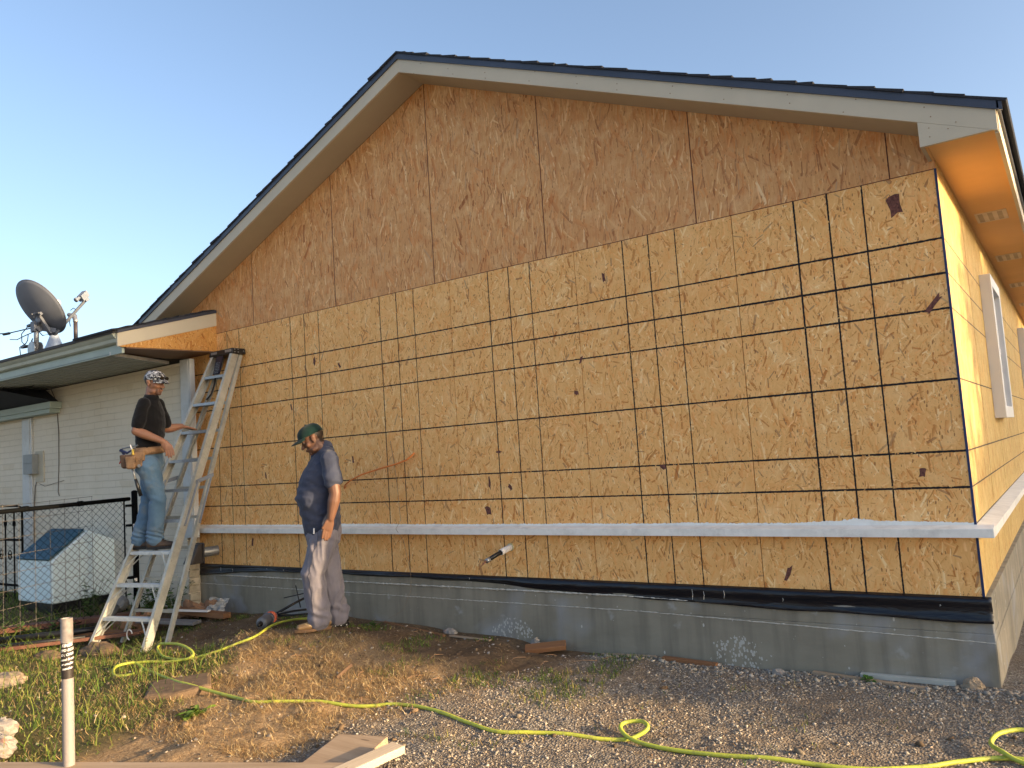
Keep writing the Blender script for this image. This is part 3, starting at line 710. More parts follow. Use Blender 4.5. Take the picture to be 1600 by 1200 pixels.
# brushed paint above the ledge
bp = MB()
pv = [[], []]; n_ = 900
for i in range(n_+1):
    x_ = -7.38+7.37*i/n_
    hgt = .404+.006+.010*max(0, mnoise.noise(Vector((x_*2.1, 3, 0))))+.022*max(0, mnoise.noise(Vector((x_*.9, 8, 0)))-.1)+.007*random.random()
    if abs(x_+.62) < .10: hgt += .020*random.uniform(.4, 1)*(1-abs(x_+.62)/.1)
    pv[0].append((x_, -.0012, .398)); pv[1].append((x_+random.uniform(-.004, .004), -.0012, hgt))
bp.add(pv[0]+pv[1], [(i, i+1, n_+2+i, n_+1+i) for i in range(n_)]); build('paint_smear', bp, M_WHITE, house)
# windows in the side wall
def window(y0, y1, z0, z1):
    f = MB(); t = .09; d = .08
    for a in ((y0, y0+t, z0, z1), (y1-t, y1, z0, z1), (y0+t, y1-t, z0, z0+t), (y0+t, y1-t, z1-t, z1)):
        f.box(.0005, d, *a)
    f.box(.0005, d*.55, y0+t, y1-t, (z0+z1)/2-.025, (z0+z1)/2+.025)
    f.box(.0005, d*.5, y0+t, y0+t+.03, z0+t, z1-t); f.box(.0005, d*.5, y1-t-.03, y1-t, z0+t, z1-t)
    fo = build('window', f, M_WHITEV, house, bevel=.003)
    g = MB(); g.box(.002, .02, y0+t, y1-t, z0+t, z1-t); build('pane', g, M_GLASS, fo)
window(2.1, 3.0, .99, 2.12); window(7.2, 8.1, .99, 2.16)
# gable fascia boards, box return, soffits
def along(x, dz=0): return zt(x)+dz
yF = -.31
for s_, xe in ((1, .335), (-1, -7.80)):
    mb = MB(); zb0 = PKZ-.012; 
    def zl(x): return PKZ-.008-SL*abs(x-PKX)
    mb.prism([(PKX, yF, zl(PKX)), (xe, yF, zl(xe)), (xe, yF, zl(xe)+.118), (PKX, yF, zl(PKX)+.118)], (0, .022, 0))
    build('fascia_board', mb, M_BEIGE, house, recalc=True, bevel=.0015)
    mb = MB(); mb.prism([(PKX, yF-.012, zl(PKX)+.112), (xe+s_*.03, yF-.012, zl(xe+s_*.03)+.112), (xe+s_*.03, yF-.012, zl(xe+s_*.03)+.160), (PKX, yF-.012, zl(PKX)+.160)], (0, .012, 0))
    build('drip_edge', mb, M_DRIP, house, recalc=True)
    mb = MB(); mb.prism([(PKX, yF+.022, zl(PKX)+.006), (xe, yF+.022, zl(xe)+.006), (xe, yF+.022, zl(xe)+.018), (PKX, yF+.022, zl(PKX)+.018)], (0, -yF-.026, 0))
    build('gable_soffit', mb, M_SOFF, house, recalc=True)
    # roof deck
    mb = MB(); mb.prism([(PKX, yF+.0, zl(PKX)+.120), (xe+s_*.02, yF, zl(xe+s_*.02)+.120), (xe+s_*.02, yF, zl(xe+s_*.02)+.158), (PKX, yF, zl(PKX)+.158)], (0, HD+.4, 0))
    build('roof_deck', mb, M_DRIP, house, recalc=True)
mb = MB()
for s_, L_ in ((1, 4.545), (-1, 4.55)):
    dx, dz = s_*math.cos(math.atan(SL)), -math.sin(math.atan(SL)); nx_, nz_ = -dz*s_, dx*s_
    nx_, nz_ = s_*math.sin(math.atan(SL)), math.cos(math.atan(SL)); k = 0; t = 0
    while t < L_-.02:
        t2 = min(t+random.choice((.10, .155, .155, .2)), L_); hh_ = random.uniform(.014, .024); yo = yF-.016-random.uniform(0, .012); zb = PKZ+.152
        p = lambda q, h: (PKX+dx*q+nx_*h, yo, zb+dz*q+nz_*h)
        mb.prism([p(t, -.001), p(t2, -.001), p(t2, hh_), p(t, .010)], (0, HD+.42+random.uniform(0, .01), 0)); t = t2
rf = build('roof_shingles', mb, M_SHING, house, recalc=True)
mb = MB(); rc = 0
y_ = yF-.02
while y_ < HD:
    for s_ in (1, -1):
        dx, dz = s_*.14*math.cos(math.atan(SL)), -.14*math.sin(math.atan(SL)); z0_ = PKZ+.160
        mb.add([(PKX, y_, z0_+.010), (PKX, y_+.16, z0_+.002), (PKX+dx, y_+.16, z0_+dz+.002), (PKX+dx, y_, z0_+dz+.010), (PKX, y_, z0_), (PKX+dx, y_, z0_+dz)], [(0, 1, 2, 3), (0, 3, 5, 4)])
    y_ += .15
build('ridge_cap', mb, M_SHING, house)
# eave on the right: soffit, fascia, vents, box return
es = MB(); es.box(.001, .318, yF+.0225, HD, 2.489, 2.499); eso = build('eave_soffit', es, M_SOFFGLOW, house)
for y_ in (1.58, 3.45, 5.35, 7.25, 9.15):
    v = MB(); v.box(.055, .255, y_, y_+.32, 2.484, 2.4888)
    vo_ = build('soffit_vent', v, simple('vent_tan', (.60, .48, .34), .5) if y_ < 2 else bpy.data.materials['vent_tan'], eso)
    sl_ = MB()
    for r_ in range(3):
        sl_.box(.072+r_*.062, .104+r_*.062, y_+.02, y_+.30, 2.4836, 2.4839)
    build_each('vent_slot', sl_, simple('slot_tan', (.42, .33, .23), .8) if y_ < 2 else bpy.data.materials['slot_tan'], eso)
ef = MB(); ef.box(.3185, .340, yF+.0225, HD, 2.470, 2.600); build('fascia_board', ef, M_BEIGE, house)
ed = MB(); ed.box(.3405, .349, yF-.012, HD, 2.590, 2.630); build('drip_edge', ed, M_DRIP, house)
pc = MB(); pc.prism([(-.033, yF-.0003, 2.486), (.316, yF-.0003, 2.486), (.02+.29, yF-.0003, zl(.31)-.001), (-.033, yF-.0003, zl(-.033)-.001)], (0, .02, 0)); build('box_return', pc, M_BEIGE, house, recalc=True)
pc = MB(); pc.box(-.033, -.015, yF+.021, -.001, 2.486, 2.63); build('box_return', pc, M_SOFF, house)
pc = MB(); pc.box(-.0145, .0, yF+.0225, -.0005, 2.489, 2.499); build('eave_soffit', pc, M_SOFFGLOW, house)
ns = MB()
for x_ in np.arange(-3.6, .3, .36): 
    for dz_ in (.03, .085): ns.lathe((x_+random.uniform(-.05, .05), yF-.0005, zl(x_)+dz_+random.uniform(-.01, .01)), [(.0035, 0), (.0035, .002)], axis=(0, -1, 0), n=6)
for x_, z_ in ((.02, 2.53), (.02, 2.58), (.11, 2.55), (.15, 2.575)): ns.lathe((x_, yF-.0008, z_), [(.003, 0), (.003, .002)], axis=(0, -1, 0), n=6)
build_each('nail_head', ns, M_BROWNSOF, house)
# services through the wall
def ring_tube(name, mb, m, **k): return build(name, mb, m, house, **k)
# ------------------------------------------------------------------ things on the new wall
v = thing('dryer_vent', (-6.99, 0, .15), 'dark brown hooded dryer vent on a short metal duct low on the wall', 'vent')
d_ = MB(); d_.lathe((-6.99, -.0005, .150), [(.052, 0), (.052, .012), (.050, .013), (.050, .20)], axis=(-.25, -1, -.02), n=20); build('duct', d_, M_METAL, v, smooth=False)
h_ = MB(); hx, hy, hz = -7.04, -.20, .145
h_.hexa([(hx-.075, hy-.13, hz-.10), (hx+.075, hy-.13, hz-.10), (hx+.075, hy+.01, hz-.10), (hx-.075, hy+.01, hz-.10), (hx-.06, hy-.035, hz+.095), (hx+.06, hy-.035, hz+.095), (hx+.065, hy+.01, hz+.095), (hx-.065, hy+.01, hz+.095)])
h_.box(hx-.085, hx+.085, hy+.0105, hy+.028, hz-.11, hz+.105); build('hood', h_, simple('brown_plastic', (.035, .028, .026), .5), v, bevel=.012)
pv_ = thing('pipe_sleeve', (-3.20, 0, .24), 'white pipe stub with black insulated copper lines poking out of the wall', 'pipe')
a0 = Vector((-3.19, -.001, .235)); dr = Vector((-.12, -1, -.22)).normalized()
q_ = MB(); q_.lathe(a0, [(.024, 0), (.024, .125), (.021, .125), (.021, .06)], axis=dr, n=18, close=False); build('sleeve', q_, M_WHITEV, pv_, smooth=False)
q_ = MB(); q_.lathe(a0-Vector((0, .0, 0)), [(.031, .0), (.031, .012), (.0245, .014)], axis=(0, -1, 0), n=18); build('collar', q_, simple('foam_seal', (.55, .5, .3), .8), pv_)
q_ = MB(); q_.tube([a0+dr*.05, a0+dr*.16, a0+dr*.26+Vector((0, 0, -.006))], .0165, 12); build('insulation', q_, M_BLACK, pv_, smooth=True)
q_ = MB(); e_ = a0+dr*.255; q_.tube([e_+Vector((0, 0, -.006)), e_+dr*.035+Vector((0, 0, -.008))], .0185, 12); build('foil_tape', q_, M_METAL, pv_, smooth=True)
q_ = MB(); e_ = e_+dr*.03
for k in (-1, 0, 1): q_.tube([e_, e_+dr*.03+Vector((k*.008, 0, -.012)), e_+dr*.06+Vector((k*.014, .01, -.02+.01*k))], .0032, 6)
build('copper_lines', q_, simple('copper', (.35, .15, .08), .4, .4), pv_, smooth=True)
q_ = MB(); q_.tube([(-5.03, 0, .745), (-4.98, -.035, .775), (-4.88, -.06, .815), (-4.72, -.07, .862), (-4.5, -.06, .905), (-4.32, -.05, .935), (-4.2, -.045, .965), (-4.15, -.03, 1.0), (-4.13, -.02, 1.02)], .0075, 7)
single('orange_cable', q_, simple('orange_sheath', (.75, .22, .045), .5), 'thin orange cable sticking out of the wall behind the man in the green cap', 'cable', smooth=True)
q_ = MB(); q_.tube([(-4.415, -.006, 1.14), (-4.36, -.012, .80), (-4.33, -.02, .45), (-4.315, -.10, .385), (-4.27, -.06, .28), (-4.23, -.035, .0), (-4.235, -.04, -.14), (-4.30, -.08, -.30), (-4.5, -.12, -.40), (-4.6, -.2, -.405), (-4.4, -.32, -.40), (-4.1, -.28, -.43), (-3.98, -.2, -.45)], .0018, 5)
single('thin_wire', q_, simple('bare_wire', (.22, .17, .12), .5), 'hair-thin wire hanging over the white ledge down to the ground', 'wire', smooth=True)

# ------------------------------------------------------------------ old house
OX = -6.876; OXL = -19.0
old = thing('brick_house', (-10, -.15, -.45), 'older low house of cream painted brick with a grey-green gutter', 'house')
b = MB(); b.box(OXL, -7.30, -.15, .10, -.9, 2.17); build('brick_wall', b, M_BRICK, old)
b = MB()
for i in range(34):
    z0 = -.6+i*.0795; b.box(-7.299, -7.27+random.uniform(-.012, .008), -.152, -.03, z0, z0+.072)
build('wall_end', b, M_BRICKRAW, old, bevel=.006)
b = MB(); b.box(-7.29, -7.11, -.185, -.125, .30, 2.19); b.box(-7.27, -7.13, -.192, -.1855, .32, 2.18); build('corner_trim', b, M_TRIMW, old, bevel=.006)
# roof plane
def zr(y): return 2.385+.285*(y+1.10)
b = MB(); b.prism([(OX-.012, -1.13, zr(-1.13)), (OX-.012, -.005, zr(-.005)), (OX-.012, -.005, zr(-.005)-.03), (OX-.012, -1.13, zr(-1.13)-.03)], (-.72, 0, 0))
b.prism([(OX-.732, -1.13, zr(-1.13)), (OX-.732, 4.0, zr(4.0)), (OX-.732, 8.0, zr(.0)), (OX-.732, 8, 2.2), (OX-.732, -1.13, zr(-1.13)-.03)], (OXL+7.6, 0, 0))
rfo = build('roof', b, M_SHINGOLD, old, recalc=True)
b = MB(); t = -1.15
while t < -.03:
    t2 = min(t+.14, -.012); b.prism([(OX+.016+random.uniform(0, .012), t, zr(t)+.018), (OX+.016, t2, zr(t2)+.004), (OX+.016, t2, zr(t2)-.002), (OX+.016, t, zr(t)-.002)], (-.75, 0, 0)); t = t2
build('shingle_edge', b, M_SHING, old, recalc=True)
b = MB(); b.prism([(OX+.0065, -1.09, zr(-1.09)-.004), (OX+.0065, -.001, zr(0)-.004), (OX+.0065, -.001, zr(0)-.035), (OX+.0065, -1.09, zr(-1.09)-.035)], (-.012, 0, 0)); build('drip_edge', b, M_DRIP, old, recalc=True)
b = MB(); b.prism([(OX, -1.09, zr(-1.09)-.035), (OX, -.001, zr(0)-.035), (OX, -.001, zr(0)-.175), (OX, -1.09, zr(-1.09)-.165)], (-.02, 0, 0)); build('rake_board', b, M_BEIGE, old, recalc=True, bevel=.0015)
b = MB(); b.prism([(OX-.006, -1.06, 2.224), (OX-.006, -.001, 2.248), (OX-.006, -.001, zr(0)-.17), (OX-.006, -1.06, zr(-1.06)-.16)], (-.011, 0, 0)); build('gable_end_sheet', b, M_OSBR, old, recalc=True, origin=(OX, 0, 0))
b = MB(); b.prism([(OX-.006, -.998, 2.2215), (OX-.006, -.001, 2.2445), (OX-.006, -.001, 2.2365), (OX-.006, -.998, 2.2135)], (-.60, 0, 0)); build('bare_soffit', b, M_BROWNSOF, old, recalc=True)
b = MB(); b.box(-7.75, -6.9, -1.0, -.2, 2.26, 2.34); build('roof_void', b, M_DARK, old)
# slatted soffit, its right-hand edge running back diagonally
ex = [(-7.40, -1.0), (-7.52, -.155)]
b = MB(); b.prism([(-7.12, -1.03, 2.180), (-7.56, -.155, 2.192), (OXL, -.155, 2.192), (OXL, -1.03, 2.180)], (0, 0, .006)); so_ = build('slatted_soffit', b, M_OLDSOF, old, recalc=True)
b = MB()
for k in range(9):
    y_ = -.95+k*.1; xe_ = -7.12-(y_+1.03)/.875*.44; z_ = 2.180+(y_+1.03)/.875*.012
    b.box(OXL, xe_, y_, y_+.012, z_-.006, z_-.0005)
build_each('slat_ridge', b, M_OLDSOF, so_)
b = MB(); b.beam((-7.115, -1.03, 2.186), (-7.555, -.155, 2.198), (.012, .006, 0), (0, 0, .016)); build('soffit_edge', b, M_TRIMW, old)
# gutter and fascia
gp = [(-1.0, 2.385), (-1.0, 2.262), (-1.055, 2.262), (-1.075, 2.275), (-1.085, 2.305), (-1.105, 2.325), (-1.118, 2.345), (-1.118, 2.378), (-1.105, 2.385), (-1.105, 2.37), (-1.085, 2.35), (-1.06, 2.29), (-1.02, 2.285), (-1.015, 2.385)]
b = MB(); b.prism([(OX-.035, y_, z_) for y_, z_ in gp], (OXL-OX, 0, 0)); gt = build('gutter', b, M_GUTTER, old, recalc=True)
b = MB(); b.prism([(OX-.034, y_, z_) for y_, z_ in [(-1.0, 2.385), (-1.0, 2.258), (-1.058, 2.258), (-1.08, 2.273), (-1.09, 2.303), (-1.11, 2.322), (-1.123, 2.345), (-1.123, 2.386)]], (.004, 0, 0)); build('end_cap', b, M_GUTTER, gt, recalc=True)
b = MB(); b.box(OXL, OX-.038, -1.03, -1.001, 2.168, 2.2615); build('fascia_board', b, M_FASC, old, bevel=.003)
# porch beam, post
b = MB(); b.box(OXL, -9.93, -.30, -.155, 1.90, 1.985); b.box(OXL, -9.98, -.285, -.155, 1.845, 1.8995); build('porch_beam', b, M_FASC, old, bevel=.004)
b = MB(); b.prism([(-10.0, -.156, 1.99), (-10.0, -.28, 1.99), (-9.92, -.30, 2.0), (-10.35, -.8, 2.172), (-10.35, -.156, 2.172)], (OXL+10, 0, 0)); build('porch_gap_shade', b, simple('dark_porch_shade', (.03, .035, .05), .9), old, recalc=True)  # dark block filling the gap over the beam; shadow put into its colour
b = MB(); b.box(-10.985, -10.72, -.175, -.151, -.6, 1.84); b.box(-10.945, -10.76, -.182, -.1752, -.6, 1.83); build('white_post', b, M_TRIMW, old, bevel=.003)
b = MB(); b.box(-10.64, -10.42, -.165, -.151, .99, 1.39); eb = build('meter_board', b, simple('cream_board', (.46, .42, .33), .7), old, bevel=.002)
b = MB(); b.box(-10.80, -10.55, -.245, -.1655, 1.10, 1.355); b.box(-10.79, -10.56, -.252, -.2455, 1.24, 1.25); build('meter_box', b, simple('meter_grey', (.22, .24, .25), .5), eb, bevel=.01)
b = MB(); b.tube([(-10.62, -.16, 1.0), (-10.66, -.16, .93), (-10.70, -.16, .6), (-10.70, -.16, .2)], .006, 6)
b.tube([(-10.20, -.158, 2.17), (-10.07, -.158, 2.0), (-10.02, -.157, 1.6), (-10.03, -.157, 1.2), (-10.06, -.157, .85), (-10.02, -.162, .80)], .005, 6)
b.tube([(-10.55, -.158, .97), (-10.4, -.158, .93), (-9.9, -.157, .99)], .0025, 5)
build('wall_cable', b, simple('faded_cable', (.10, .09, .08), .6), old, smooth=True)
b = MB(); b.tube([(-11.4, -.9, 2.155), (-11.0, -.8, 2.15), (-10.6, -.75, 2.16), (-10.3, -.6, 2.15), (-9.9, -.5, 2.17)], .006, 6); b.tube([(-11.4, -.8, 2.14), (-10.9, -.9, 2.16), (-10.5, -.7, 2.14), (-10.1, -.75, 2.16)], .005, 6)
build('eave_cable', b, M_BLACK, old, smooth=True)
# far roof
fr = thing('distant_house', (-34, 8, -.5), 'tan shingled roof of a house far beyond the gutter', 'house')
b = MB(); b.box(-42, -30.5, 8, 16, -.6, 3.6); build('wall', b, M_BRICK, fr)
b = MB(); b.prism([(-42.5, 7.4, 3.5), (-42.5, 12, 5.9), (-42.5, 16.6, 3.5)], (12.6, 0, 0)); build('roof', b, M_TANROOF, fr, recalc=True)

# ------------------------------------------------------------------ roof fittings
YD = -.3
sdh = thing('satellite_dish', (-10.24, YD, zr(YD)), 'grey satellite dish with a feed arm on a bracket above the gutter', 'satellite dish')
zb = zr(YD)
b = MB(); b.hexa([(-10.42, YD-.10, zb-.02), (-10.10, YD-.10, zb-.02), (-10.10, YD+.10, zb+.04), (-10.42, YD+.10, zb+.04), (-10.36, YD-.02, zb+.05), (-10.16, YD-.02, zb+.05), (-10.16, YD+.05, zb+.07), (-10.36, YD+.05, zb+.07)])
b.lathe((-10.26, YD-.055, zb+.07), [(.10, 0), (.10, .012)], axis=(0, -1, 0), n=20); b.lathe((-10.26, YD+.045, zb+.07), [(.10, 0), (.10, .012)], axis=(0, -1, 0), n=20)
build('foot', b, M_METAL, sdh, bevel=.004)
b = MB(); b.tube([(-10.26, YD, zb+.05), (-10.26, YD, zb+.44)], .030, 14); build('mast', b, M_METAL, sdh, smooth=True)
nrm = Vector((-.16, .78, .60)).normalized(); dc = Vector((-10.12, YD-.0, 3.215))
r_ = Vector((.41, .91, 0)); a1 = nrm.cross(Vector((0, 0, 1))).normalized(); a2 = a1.cross(nrm)
rx, ry = .335, .385
vs = []; fs = []; NR, NK = 10, 48
for sgn in (0, 1):
    for i in range(NR+1):
        rr = i/NR
        for k in range(NK):
            a = 6.28318*k/NK
            vs.append(dc+a1*rx*rr*math.cos(a)+a2*ry*rr*math.sin(a)-nrm*(.085*(1-rr*rr)+(.006 if sgn == 0 else 0)))
B_ = (NR+1)*NK
for i in range(NR):
    for k in range(NK):
        k2 = (k+1) % NK; fs.append((i*NK+k, (i+1)*NK+k, (i+1)*NK+k2, i*NK+k2)); fs.append((B_+i*NK+k, B_+i*NK+k2, B_+(i+1)*NK+k2, B_+(i+1)*NK+k))
for k in range(NK): k2 = (k+1) % NK; fs.append((NR*NK+k, B_+NR*NK+k, B_+NR*NK+k2, NR*NK+k2))
b = MB(); b.add(vs, fs); b.tube([dc+a1*rx*math.cos(6.28318*k/NK)+a2*ry*math.sin(6.28318*k/NK) for k in range(NK+1)], .0075, 6); dr_ = build('reflector', b, M_DGREY, sdh, smooth=True)
bot = dc-a2*ry*1.0 if a2.z > 0 else dc+a2*ry
up_ = a2 if a2.z > 0 else -a2
bk = dc-nrm*.10-up_*.10
b = MB()
b.beam(bk+up_*.07-a1*.0, bk-up_*.26, a1*.028, nrm*.018); b.beam(bk+up_*.05-a1*.07, bk+up_*.05+a1*.07, up_*.02, nrm*.018)
b.beam(Vector((-10.26, YD, zb+.40)), bk-nrm*.02, Vector((0, 0, .045)), a1*.03); b.beam(Vector((-10.30, YD+.02, zb+.36)), Vector((-10.06, YD+.14, zb+.30)), Vector((0, 0, .03)), a1*.02)
b.box(-10.31, -10.21, YD-.05, YD+.05, zb+.30, zb+.43)
build('bracket', b, M_DGREY, sdh, bevel=.004)
b = MB()
for q in ((-.03, .07), (.03, .07), (-.03, .03), (.03, .03)): b.lathe(bk+a1*q[0]*2+up_*q[1]-nrm*.02, [(.008, 0), (.008, .012)], axis=-nrm, n=8)
build_each('bolt', b, M_METAL, sdh)
lp = Vector((-9.78, .05, 3.345)); ab = dc-up_*ry-nrm*.02
b = MB(); b.beam(ab-nrm*.05, lp-up_*.07, a1*.014, (lp-ab).cross(a1).normalized()*.020); build('feed_arm', b, M_LGREY, sdh, bevel=.003)
b = MB(); b.beam(lp-nrm*.05-up_*.02, lp+nrm*.07-up_*.0, a1*.045, up_*.04); b.lathe(lp-nrm*.05+up_*.0, [(.018, 0), (.020, .035), (.032, .05), (.030, .075), (.0, .08)], axis=-nrm, n=14); b.beam(lp-up_*.09+nrm*.02, lp-up_*.02+nrm*.02, a1*.025, nrm*.03)
build('feed_horn', b, M_LGREY, sdh, bevel=.006)
b = MB()
b.tube([(-10.28, YD, zb+.36), (-10.45, YD-.02, zb+.39), (-10.62, YD-.02, zb+.32), (-10.66, YD, zb+.22), (-10.58, YD, zb+.17), (-10.5, YD, zb+.22), (-10.48, YD, zb+.30)], .006, 6)
b.tube([(-10.28, YD-.02, zb+.30), (-10.5, YD-.03, zb+.28), (-10.8, YD, zb+.27), (-11.0, YD, zb+.30)], .006, 6)
b.tube([(-10.5, YD-.02, zb+.18), (-10.68, YD-.02, zb+.15), (-10.62, YD-.03, zb-.02), (-10.55, YD-.06, zb-.05)], .006, 6)
b.tube([(-10.40, YD-.02, zb+.14), (-10.32, YD-.02, zb+.22), (-10.36, YD-.03, zb+.04)], .006, 6); b.beam((-10.60, YD-.03, zb+.14), (-10.42, YD-.03, zb+.13), (0, .015, 0), (0, 0, .018))
b.tube([(-10.2, YD-.03, zb+.33), (-10.05, YD-.02, zb+.22), (-9.9, YD, zb+.22), ab], .006, 6)
b.beam((-10.47, YD-.01, zb+.40), (-10.28, YD, zb+.415), (0, .015, 0), (0, 0, .016))
build('coax_cable', b, M_BLACK, sdh, smooth=True)
c_ = thing('roof_vent', (-10.66, .1, zr(.1)), 'pale grey cone flashing around a white-capped flue behind the dish', 'roof vent')
zc_ = zr(.1)
b = MB(); b.lathe((-10.64, .1, zc_-.03), [(.16, 0), (.10, .12), (.055, .25), (.05, .27)], n=24); build('cone_flashing', b, simple('pale_flashing', (.36, .42, .50), .45, .3), c_, smooth=True)
b = MB(); b.lathe((-10.64, .1, zc_+.2), [(.045, 0), (.045, .44)], n=18); build('flue', b, M_METAL, c_, smooth=True)
b = MB(); b.lathe((-10.64, .1, zc_+.62), [(.075, 0), (.085, .03), (.085, .07), (.05, .10)], n=20); build('flue_cap', b, M_WHITEV, c_, smooth=True)
c_ = thing('service_mast', (-10.38, .25, zr(.25)), 'thin dark conduit mast with a bent weatherhead right of the dish', 'mast')
zc_ = zr(.25); mx, my = -10.37, .25
b = MB(); b.lathe((mx, my, zc_-.04), [(.14, 0), (.09, .06), (.045, .10), (.03, .13)], n=20); build('boot', b, simple('dark_boot', (.05, .055, .075), .6), c_, smooth=True)
b = MB(); b.lathe((mx, my, zc_), [(.026, 0), (.026, .36)], n=14); build('conduit', b, simple('brown_conduit', (.075, .06, .06), .5, .2), c_, smooth=True)
b = MB(); b.lathe((mx, my, zc_+.345), [(.033, 0), (.033, .02)], n=14); b.lathe((mx, my, zc_+.03), [(.030, 0), (.030, .015)], n=14); build_each('clamp', b, M_METAL, c_)
b = MB(); b.loft([(mx, my, zc_+.36), (mx-.02, my, zc_+.42), (mx-.10, my-.03, zc_+.45)], [.03, .036, .030], n=12); build('weatherhead', b, M_DGREY, c_, smooth=True)
b = MB(); b.tube([(mx-.12, my, zc_+.45), (mx-.16, my, zc_+.36), (mx-.14, my, zc_+.3)], .006, 5); b.tube([(mx-.13, my, zc_+.52), (mx-.05, my, zc_+.54), (mx+.03, my, zc_+.50)], .005, 5); build('service_wires', b, M_BLACK, c_, smooth=True)
q_ = MB(); q_.tube([(-10.28, YD, zb+.36), (-10.6, YD, zb+.375), (-11.0, YD-.01, zb+.385), (-13, YD-.3, zb+.55), (-20, -1.5, 4.6)], .008, 6)
q_.loft([(-11.02, YD, zb+.386), (-11.16, YD-.01, zb+.39)], [.018, .018], n=8)
single('service_drop', q_, M_BLACK, 'black overhead cable coming in from the left to the dish bracket', 'cable', smooth=True, origin=(-10.3, YD, zb+.36))

# ------------------------------------------------------------------ stepladder leaning on the wall
lad = thing('stepladder', (-6.63, -1.29, -.55), 'tall dull aluminium stepladder folded and leaning on the wall', 'ladder')
BR, BL, TR, TL = Vector((-6.311, -1.208, -.565)), Vector((-6.949, -1.371, -.565)), Vector((-6.409, -.115, 2.175)), Vector((-6.756, -.115, 2.178))
ax = ((TR+TL)/2-(BR+BL)/2).normalized(); rung = Vector((.97, .24, 0)).normalized(); rung0 = Vector((1, .02, 0)).normalized()
fw = ax.cross(Vector((1, 0.12, 0))).normalized(); fw = -fw if fw.y > 0 else fw     # faces the climber
def rail(a, b_, sgn, name, dpt=.085, t=.003, fl=.026, m=M_ALU):
    mb = MB(); u_ = (b_-a).normalized(); s_ = (rung-u_*rung.dot(u_)).normalized()*sgn; f_ = u_.cross(s_).normalized(); f_ = f_ if f_.dot(fw) > 0 else -f_
    mb.beam(a, b_, s_*t, f_*dpt/2)                                    # web
    for q in (-1, 1):
        o_ = f_*(dpt/2+t*.0-t)*q-s_*(fl/2+t*.8); mb.beam(a+o_, b_+o_, s_*(fl/2), f_*t)
    for q in (-.28, -.1, .1, .28): mb.beam(a+f_*dpt*q+s_*t, b_+f_*dpt*q+s_*t, s_*.0012, f_*.0025)
    return build(name, mb, m, lad)
rail(BR, TR, 1, 'front_rail'); rail(BL, TL, -1, 'front_rail')
RB = [Vector((-6.335, -.985, -.545)), Vector((-6.90, -1.10, -.545))]
RT = [Vector((-6.425, -.035, 2.165)), Vector((-6.745, -.035, 2.168))]
rail(RB[0], RT[0], 1, 'rear_rail', dpt=.045, fl=.02); rail(RB[1], RT[1], -1, 'rear_rail', dpt=.045, fl=.02)
Lr = (TR-BR).length
step_pos = []
for k in range(1, 10):
    t = k*.3048/3.0; a = BL.lerp(TL, t)+rung*.006; c = BR.lerp(TR, t)-rung*.006; step_pos.append((a, c))
    d_ = Vector((0, -1, 0)); mb = MB(); up = Vector((0, 0, 1))
    dd = Vector((.12, -.99, 0)).normalized()
    mb.beam(a, c, dd*.043, up*.0016)
    mb.beam(a+dd*.0415-up*.013, c+dd*.0415-up*.013, dd*.0015, up*.0115); mb.beam(a-dd*.0415-up*.013, c-dd*.0415-up*.013, dd*.0015, up*.0115)
    for q in range(-5, 6): mb.beam(a+dd*q*.0075+up*.0022, c+dd*q*.0075+up*.0022, dd*.0013, up*.0008)
    st = build('step', mb, M_ALUF if k <= 3 else M_ALUS, lad)
    mb = MB()
    if k <= 3 or k == 9:
        ln = .17 if k <= 3 else .05
        for q, e in ((a, 1), (c, -1)):
            w_ = (c-a).length; t2 = t-ln/3.0; r_end = (BL if e == 1 else BR).lerp(TL if e == 1 else TR, t2)
            for dy in (-.034, .034): mb.beam(q+rung*e*(.13 if k <= 3 else .06)-dd*dy-up*.01, r_end+rung*e*.008-dd*dy, rung*.008, dd*.0022)
        build_each('step_brace', mb, M_ALU, st)
    # rear horizontals
    if k in (1, 3, 5, 7, 8) or True:
        ra, rc_ = RB[1].lerp(RT[1], t), RB[0].lerp(RT[0], t)
        mb = MB(); mb.beam(ra, rc_, Vector((0, .010, 0)), up*.014); build('rear_bar', mb, M_ALU, lad)
mb = MB(); ct = (TR+TL)/2
mb.hexa([Vector(p) for p in ((-6.785, -.175, 2.155), (-6.385, -.175, 2.155), (-6.385, -.005, 2.155), (-6.785, -.005, 2.155), (-6.775, -.165, 2.215), (-6.395, -.165, 2.215), (-6.395, -.008, 2.215), (-6.775, -.008, 2.215))])
cap = build('top_cap', mb, M_BLACK, lad, bevel=.010)
mb = MB()
for dx_ in (0,):
    for y_, z_ in ((-.14, 2.172), (-.14, 2.2), (-.10, 2.172), (-.10, 2.2), (-.035, 2.185)): mb.lathe((-6.3875, y_, z_), [(.006, 0), (.006, .004)], axis=(1, 0, 0), n=8)
for x_ in (-6.74, -6.5): mb.box(x_, x_+.10, -.1765, -.171, 2.176, 2.20)
build_each('rivet', mb, M_METAL, cap)
mb = MB(); p0 = BL.lerp(TL, .93); p1 = BR.lerp(TR, .93)
mb.beam(Vector((-6.60, -.165, 2.15)), Vector((-6.60, -.215, 1.96)), Vector((.055, 0, 0)), Vector((0, -.004, 0))); build('warning_label', mb, simple('black_label', (.015, .016, .03), .4), lad)
mb = MB()
for j in range(7):
    for q in range(3): mb.box(-6.635+q*.024, -6.635+q*.024+random.uniform(.008, .018), -.2175+j*.0045, -.2125+j*.0045, 1.975+j*.017, 1.982+j*.017)
build('label_print', mb, M_LGREY, lad)
mb = MB(); mb.tube([(-6.62, -.21, 1.95), (-6.60, -.24, 1.86), (-6.63, -.26, 1.76), (-6.66, -.30, 1.70)], .009, 6); build('strap', mb, M_BLACK, lad, smooth=True)
